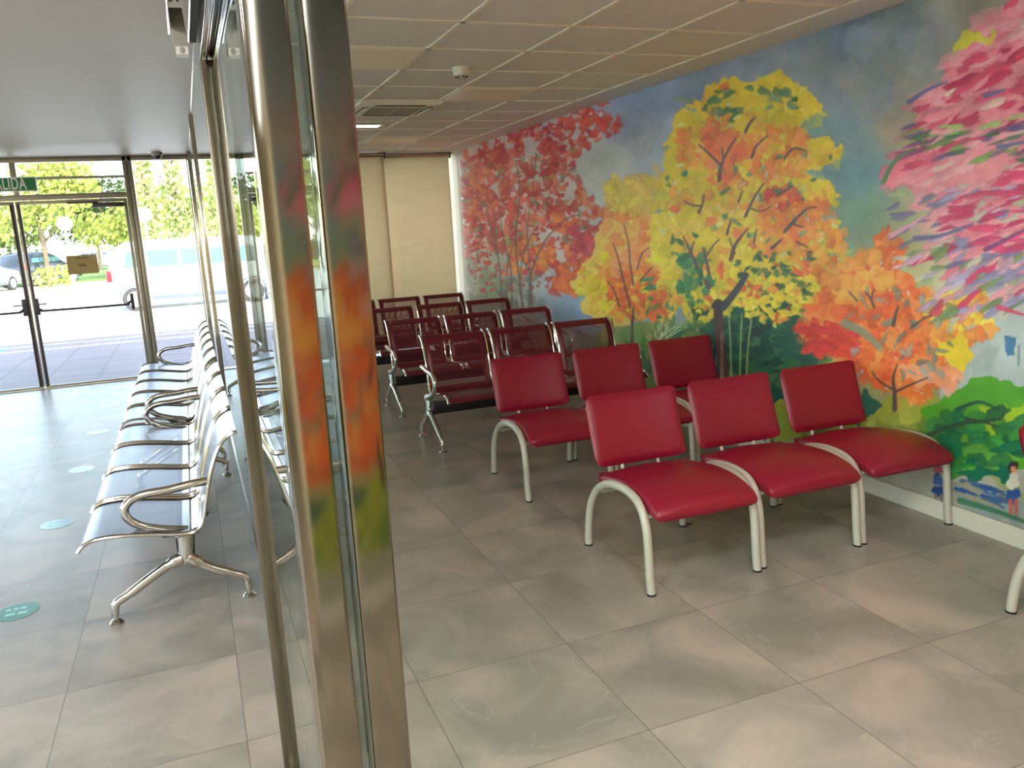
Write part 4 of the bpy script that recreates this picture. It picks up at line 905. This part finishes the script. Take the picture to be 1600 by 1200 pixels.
def wheel(parent, x, y, r=.31, side=-1):
    bm = NB(); lathe(bm, [(.001, 0), (r*.95, 0), (r, .03), (r, .17), (r*.95, .2), (.001, .2)], (x, y, r), 26, 'y'); w = obj('wheel', bm, M_['tyre'], parent, smooth=40)
    bm = NB(); yy_ = y-.012 if side < 0 else y+.2; lathe(bm, [(.001, 0), (r*.62, 0), (r*.66, .014), (.001, .014)], (x, yy_, r), 22, 'y'); obj('hubcap', bm, M_['hub'], w, smooth=40)
def make_car(name, loc, rz, L, Hh, W, paint, label, van=True):
    c = empty(name, loc, rz, label=label, cat='car')
    # lofted body: stations (x, roof height), rear at x=0
    if van: stn = [(-.02, .72), (.0, 1.0), (.06, 1.2), (.22, Hh-.16), (.5, Hh-.02), (1.2, Hh), (2.3, Hh-.02), (2.7, Hh-.2), (3.2, 1.18), (3.4, 1.05), (L-.15, .92), (L, .62)]
    else: stn = [(0, .7), (.05, .95), (.3, 1.12), (.6, Hh-.14), (1.0, Hh), (1.9, Hh-.02), (2.4, Hh-.22), (2.9, 1.05), (3.3, .95), (L-.25, .86), (L, .6)]
    bm = NB(); rings = []
    for i, (x, zr) in enumerate(stn):
        zm = min(1.02, zr-.06); nose = .93 if i in (0, len(stn)-1) else 1
        wt = W/2*(1-.16*max(0, zr-1.0)/(Hh-1.0)); h = W/2*nose
        half = [(h*.94, .27), (h, .42), (h, zm*.75), (h*.99, zm), (wt*nose*.99, zr-.05), (wt*nose*.9, zr), (0, zr+.015)]
        rings.append([bm.verts.new((x, -a_, z_)) for a_, z_ in half]+[bm.verts.new((x, a_, z_)) for a_, z_ in reversed(half[:-1])])
    for A, B in zip(rings, rings[1:]):
        for k in range(len(A)): bm.faces.new((A[k], A[(k+1) % len(A)], B[(k+1) % len(A)], B[k]))
    bm.faces.new(rings[0]); bm.faces.new(rings[-1])
    obj('body', bm, paint, c, smooth=40)
    def yw(z): return W/2*(1-.16*(z-1.0)/(Hh-1.0))+.012
    zt = Hh-.27; zb = 1.12
    if van: wins = [(.40, .88, .25, .0), (.98, 1.72, .0, .0), (1.80, 2.72, .0, .42)]
    else: wins = [(.55, 1.1, .25, .0), (1.18, 1.9, 0, 0), (1.97, 2.65, 0, .4)]
    for a, b, da, db in wins:
        for s in (-1, 1):
            bm = NB(); P = [(a+.0, s*yw(zb), zb), (b, s*yw(zb), zb), (b-db, s*yw(zt), zt), (a+da*.4, s*yw(zt), zt)]
            A = [bm.verts.new(p) for p in P]; B = [bm.verts.new((p[0], p[1]-s*.02, p[2])) for p in P]
            bm.faces.new(A); bm.faces.new(list(reversed(B)))
            for k in range(4): bm.faces.new((A[k], B[k], B[(k+1) % 4], A[(k+1) % 4]))
            obj('side_window', bm, M_['carglass'], c, smooth=0)
    for s in (-1, 1):
        bm = NB(); box(bm, -.03, .10, s*W/2-.10 if s > 0 else s*W/2-.02, s*W/2+.02 if s > 0 else s*W/2+.10, .78, 1.08, 0, .03); obj('tail_lamp', bm, M_['tail'], c)
        bm = NB(); box(bm, 1.0, L-1.3, s*W/2-.02, s*W/2+.02, .26, .38, 0, .01); obj('sill', bm, M_['sill'], c)
    for x in ((.58 if van else .78), L-.80):
        wheel(c, x, -W/2-.02, side=-1); wheel(c, x, W/2-.18, side=1)
        for s in (-1, 1):
            bm = NB(); tube(bm, [(x+.37*math.cos(a), s*(W/2+.002), .31+.37*math.sin(a)) for a in [math.pi*k/12 for k in range(13)]], .022, 6); obj('wheel_arch', bm, M_['sill'], c)
    return c
make_car('car', (-1.93, 23.2+.85, -.12), 0, 4.2, 1.80, 1.72, M_['carwhite'], 'white van with red tail lamp parked across from the entrance')
make_car('car', (-7.7, 43.5, -.12), R(62), 4.2, 1.6, 1.75, M_['cardark'], 'dark blue hatchback parked far off at the left edge', van=False)
make_car('car', (-9.2, 38.5, -.12), R(70), 4.2, 1.5, 1.75, M_['carwhite'], 'pale car in front of the dark hatchback, cut by the left edge', van=False)
make_car('car', (-7.5, 66, -.12), 0, 4.2, 1.5, 1.75, M_['carwhite'], 'white car parked under the far trees behind the lamp globe', van=False)
make_car('car', (-2.0, 66, -.12), 0, 4.2, 1.5, 1.75, M_['carwhite'], 'second white car under the far trees, behind the van', van=False)

def foliage(bm, c, rad, n, size, r=random):
    for _ in range(n):
        while True:
            p = Vector((r.uniform(-1, 1), r.uniform(-1, 1), r.uniform(-1, 1)))
            if .25 < p.length < 1: break
        p = Vector((p.x*rad[0], p.y*rad[1], p.z*rad[2]))+Vector(c)
        s = size*r.uniform(.5, 1.3); t = Vector((r.gauss(0, 1), r.gauss(0, 1), r.gauss(0, .7))).normalized(); q = t.orthogonal().normalized(); u = t.cross(q)
        A = [bm.verts.new(p+q*s), bm.verts.new(p+u*s*.6+t*s*.2), bm.verts.new(p-q*s), bm.verts.new(p-u*s*.6+t*s*.15)]
        bm.faces.new(A)
def make_tree(x, y, h, crowns, lm, label, trunk_r=.13, base=0, dens=1, kind='tree', th=.45):
    t = empty(kind, (x, y, -.12), label=label, cat='tree', group='trees beyond the car park')
    bm = NB(); tube(bm, smoothpath([(0, 0, 0), (.05, 0, h*.25), (-.04, .05, h*.5), (.03, 0, h*.8)], 4), [trunk_r*(1-.055*k) for k in range(13)], 8)
    for k in range(5):
        a = k*1.3; z0 = h*(.28+.09*k); tube(bm, smoothpath([(0, 0, z0), (math.cos(a)*h*.08, math.sin(a)*h*.08, z0+h*.1), (math.cos(a)*h*.18, math.sin(a)*h*.18, z0+h*.22)], 3), [.05, .045, .04, .035, .03, .025, .02], 6)
    obj('trunk', bm, M_['bark'], t)
    bm = NB()
    for (cx, cy, cz, r1, r2) in crowns: foliage(bm, (cx, cy, cz), (r1, r1, r2), int(520*dens*r1*r2/2.2), .16)
    obj('foliage', bm, LEAF[lm], t, smooth=0, recalc=False)
def blobs(h, w, k=6):
    return [(random.uniform(-w*.5, w*.5), random.uniform(-w*.4, w*.4), h*random.uniform(.42, .85), w*random.uniform(.4, .62), h*random.uniform(.14, .2)) for _ in range(k)]
T = [(-11.6, 46, 5.2, 3.2, 0, 'leafy yellow-green tree at the far left beyond the dark hatchback'),
     (-8.3, 52, 5.6, 3.4, 1, 'tall green tree behind the left street lamp'),
     (-6.2, 44, 6.6, 3.0, 0, 'broad yellow-green tree right of the left street lamp'),
     (-3.3, 47, 5.0, 2.8, 0, 'yellow-green tree beside the right door frame'),
     (-1.6, 55, 5.6, 3.0, 1, 'green tree behind the right street lamp'),
     (-17.5, 60, 7, 3.6, 3, 'dark tree at the far left, behind the others'),
     (1.8, 50, 5.4, 3.4, 0, 'yellow-green tree behind the partition post'),
     (6.2, 47, 6.0, 3.6, 1, 'green tree hidden partly by the partition, to the right'),
     (-5.6, 63, 6.4, 3.6, 3, 'dark green tree far back in the middle')]
for x, y, h, w, lm, lb in T: make_tree(x, y, h, blobs(h, w), lm, lb)
make_tree(-1.35, 41, 9.2, [(0, 0, 2.2+k*.85, .72-.06*k, .7) for k in range(8)], 2, 'slender pale poplar, left of the pair seen over the van roof', .1, kind='poplar_tree', dens=1.6)
make_tree(-.1, 43.5, 8.6, [(0, 0, 2.2+k*.8, .68-.055*k, .7) for k in range(8)], 2, 'slender pale poplar, right of the pair seen over the van roof', .1, kind='poplar_tree', dens=1.6)
def hedge(x0, x1, y, h, lb, lm=1):
    bm = NB()
    k = int((x1-x0)/.5)
    for i in range(k): foliage(bm, (x0+(i+.5)*(x1-x0)/k, y, h*.45-.12), (.55, .5, h*.55), 110, .12)
    o = obj('hedge', bm, LEAF[lm], smooth=0, recalc=False); tag(o, lb, 'hedge', 'low hedges in the car park')
hedge(-6.3, -5.0, 41.5, 1.0, 'low clipped hedge below the left street lamp', 0); hedge(-3.6, 1.5, 56, 1.6, 'long dark hedge behind the van', 3); hedge(-14, -8, 58, 1.8, 'dark hedge at the far left behind the parked cars', 3)
bm = NB(); box(bm, -40, 40, 45.5, 110, -.12, -.06); struct(obj('lawn', bm, M_['grass'], smooth=0))
def lamp(x, y, h, lb):
    t = empty('street_lamp', (x, y, -.12), label=lb, cat='street lamp', group='globe street lamps')
    bm = NB(); tube(bm, [(0, 0, 0), (0, 0, h*.3), (0, 0, h-.3)], [.09, .06, .05], 12); obj('pole', bm, M_['pole'], t)
    bm = NB(); lathe(bm, [(.001, -.27)]+[(.27*math.cos(a), .27*math.sin(a)) for a in [R(-75+15*k) for k in range(11)]]+[(.001, .27)], (0, 0, h), 20); obj('globe', bm, M_['globe'], t, smooth=60)
lamp(-4.1, 35, 2.6, 'white globe street lamp seen above the paper notice'); lamp(-1.25, 33, 2.75, 'white globe street lamp rising behind the van roof')
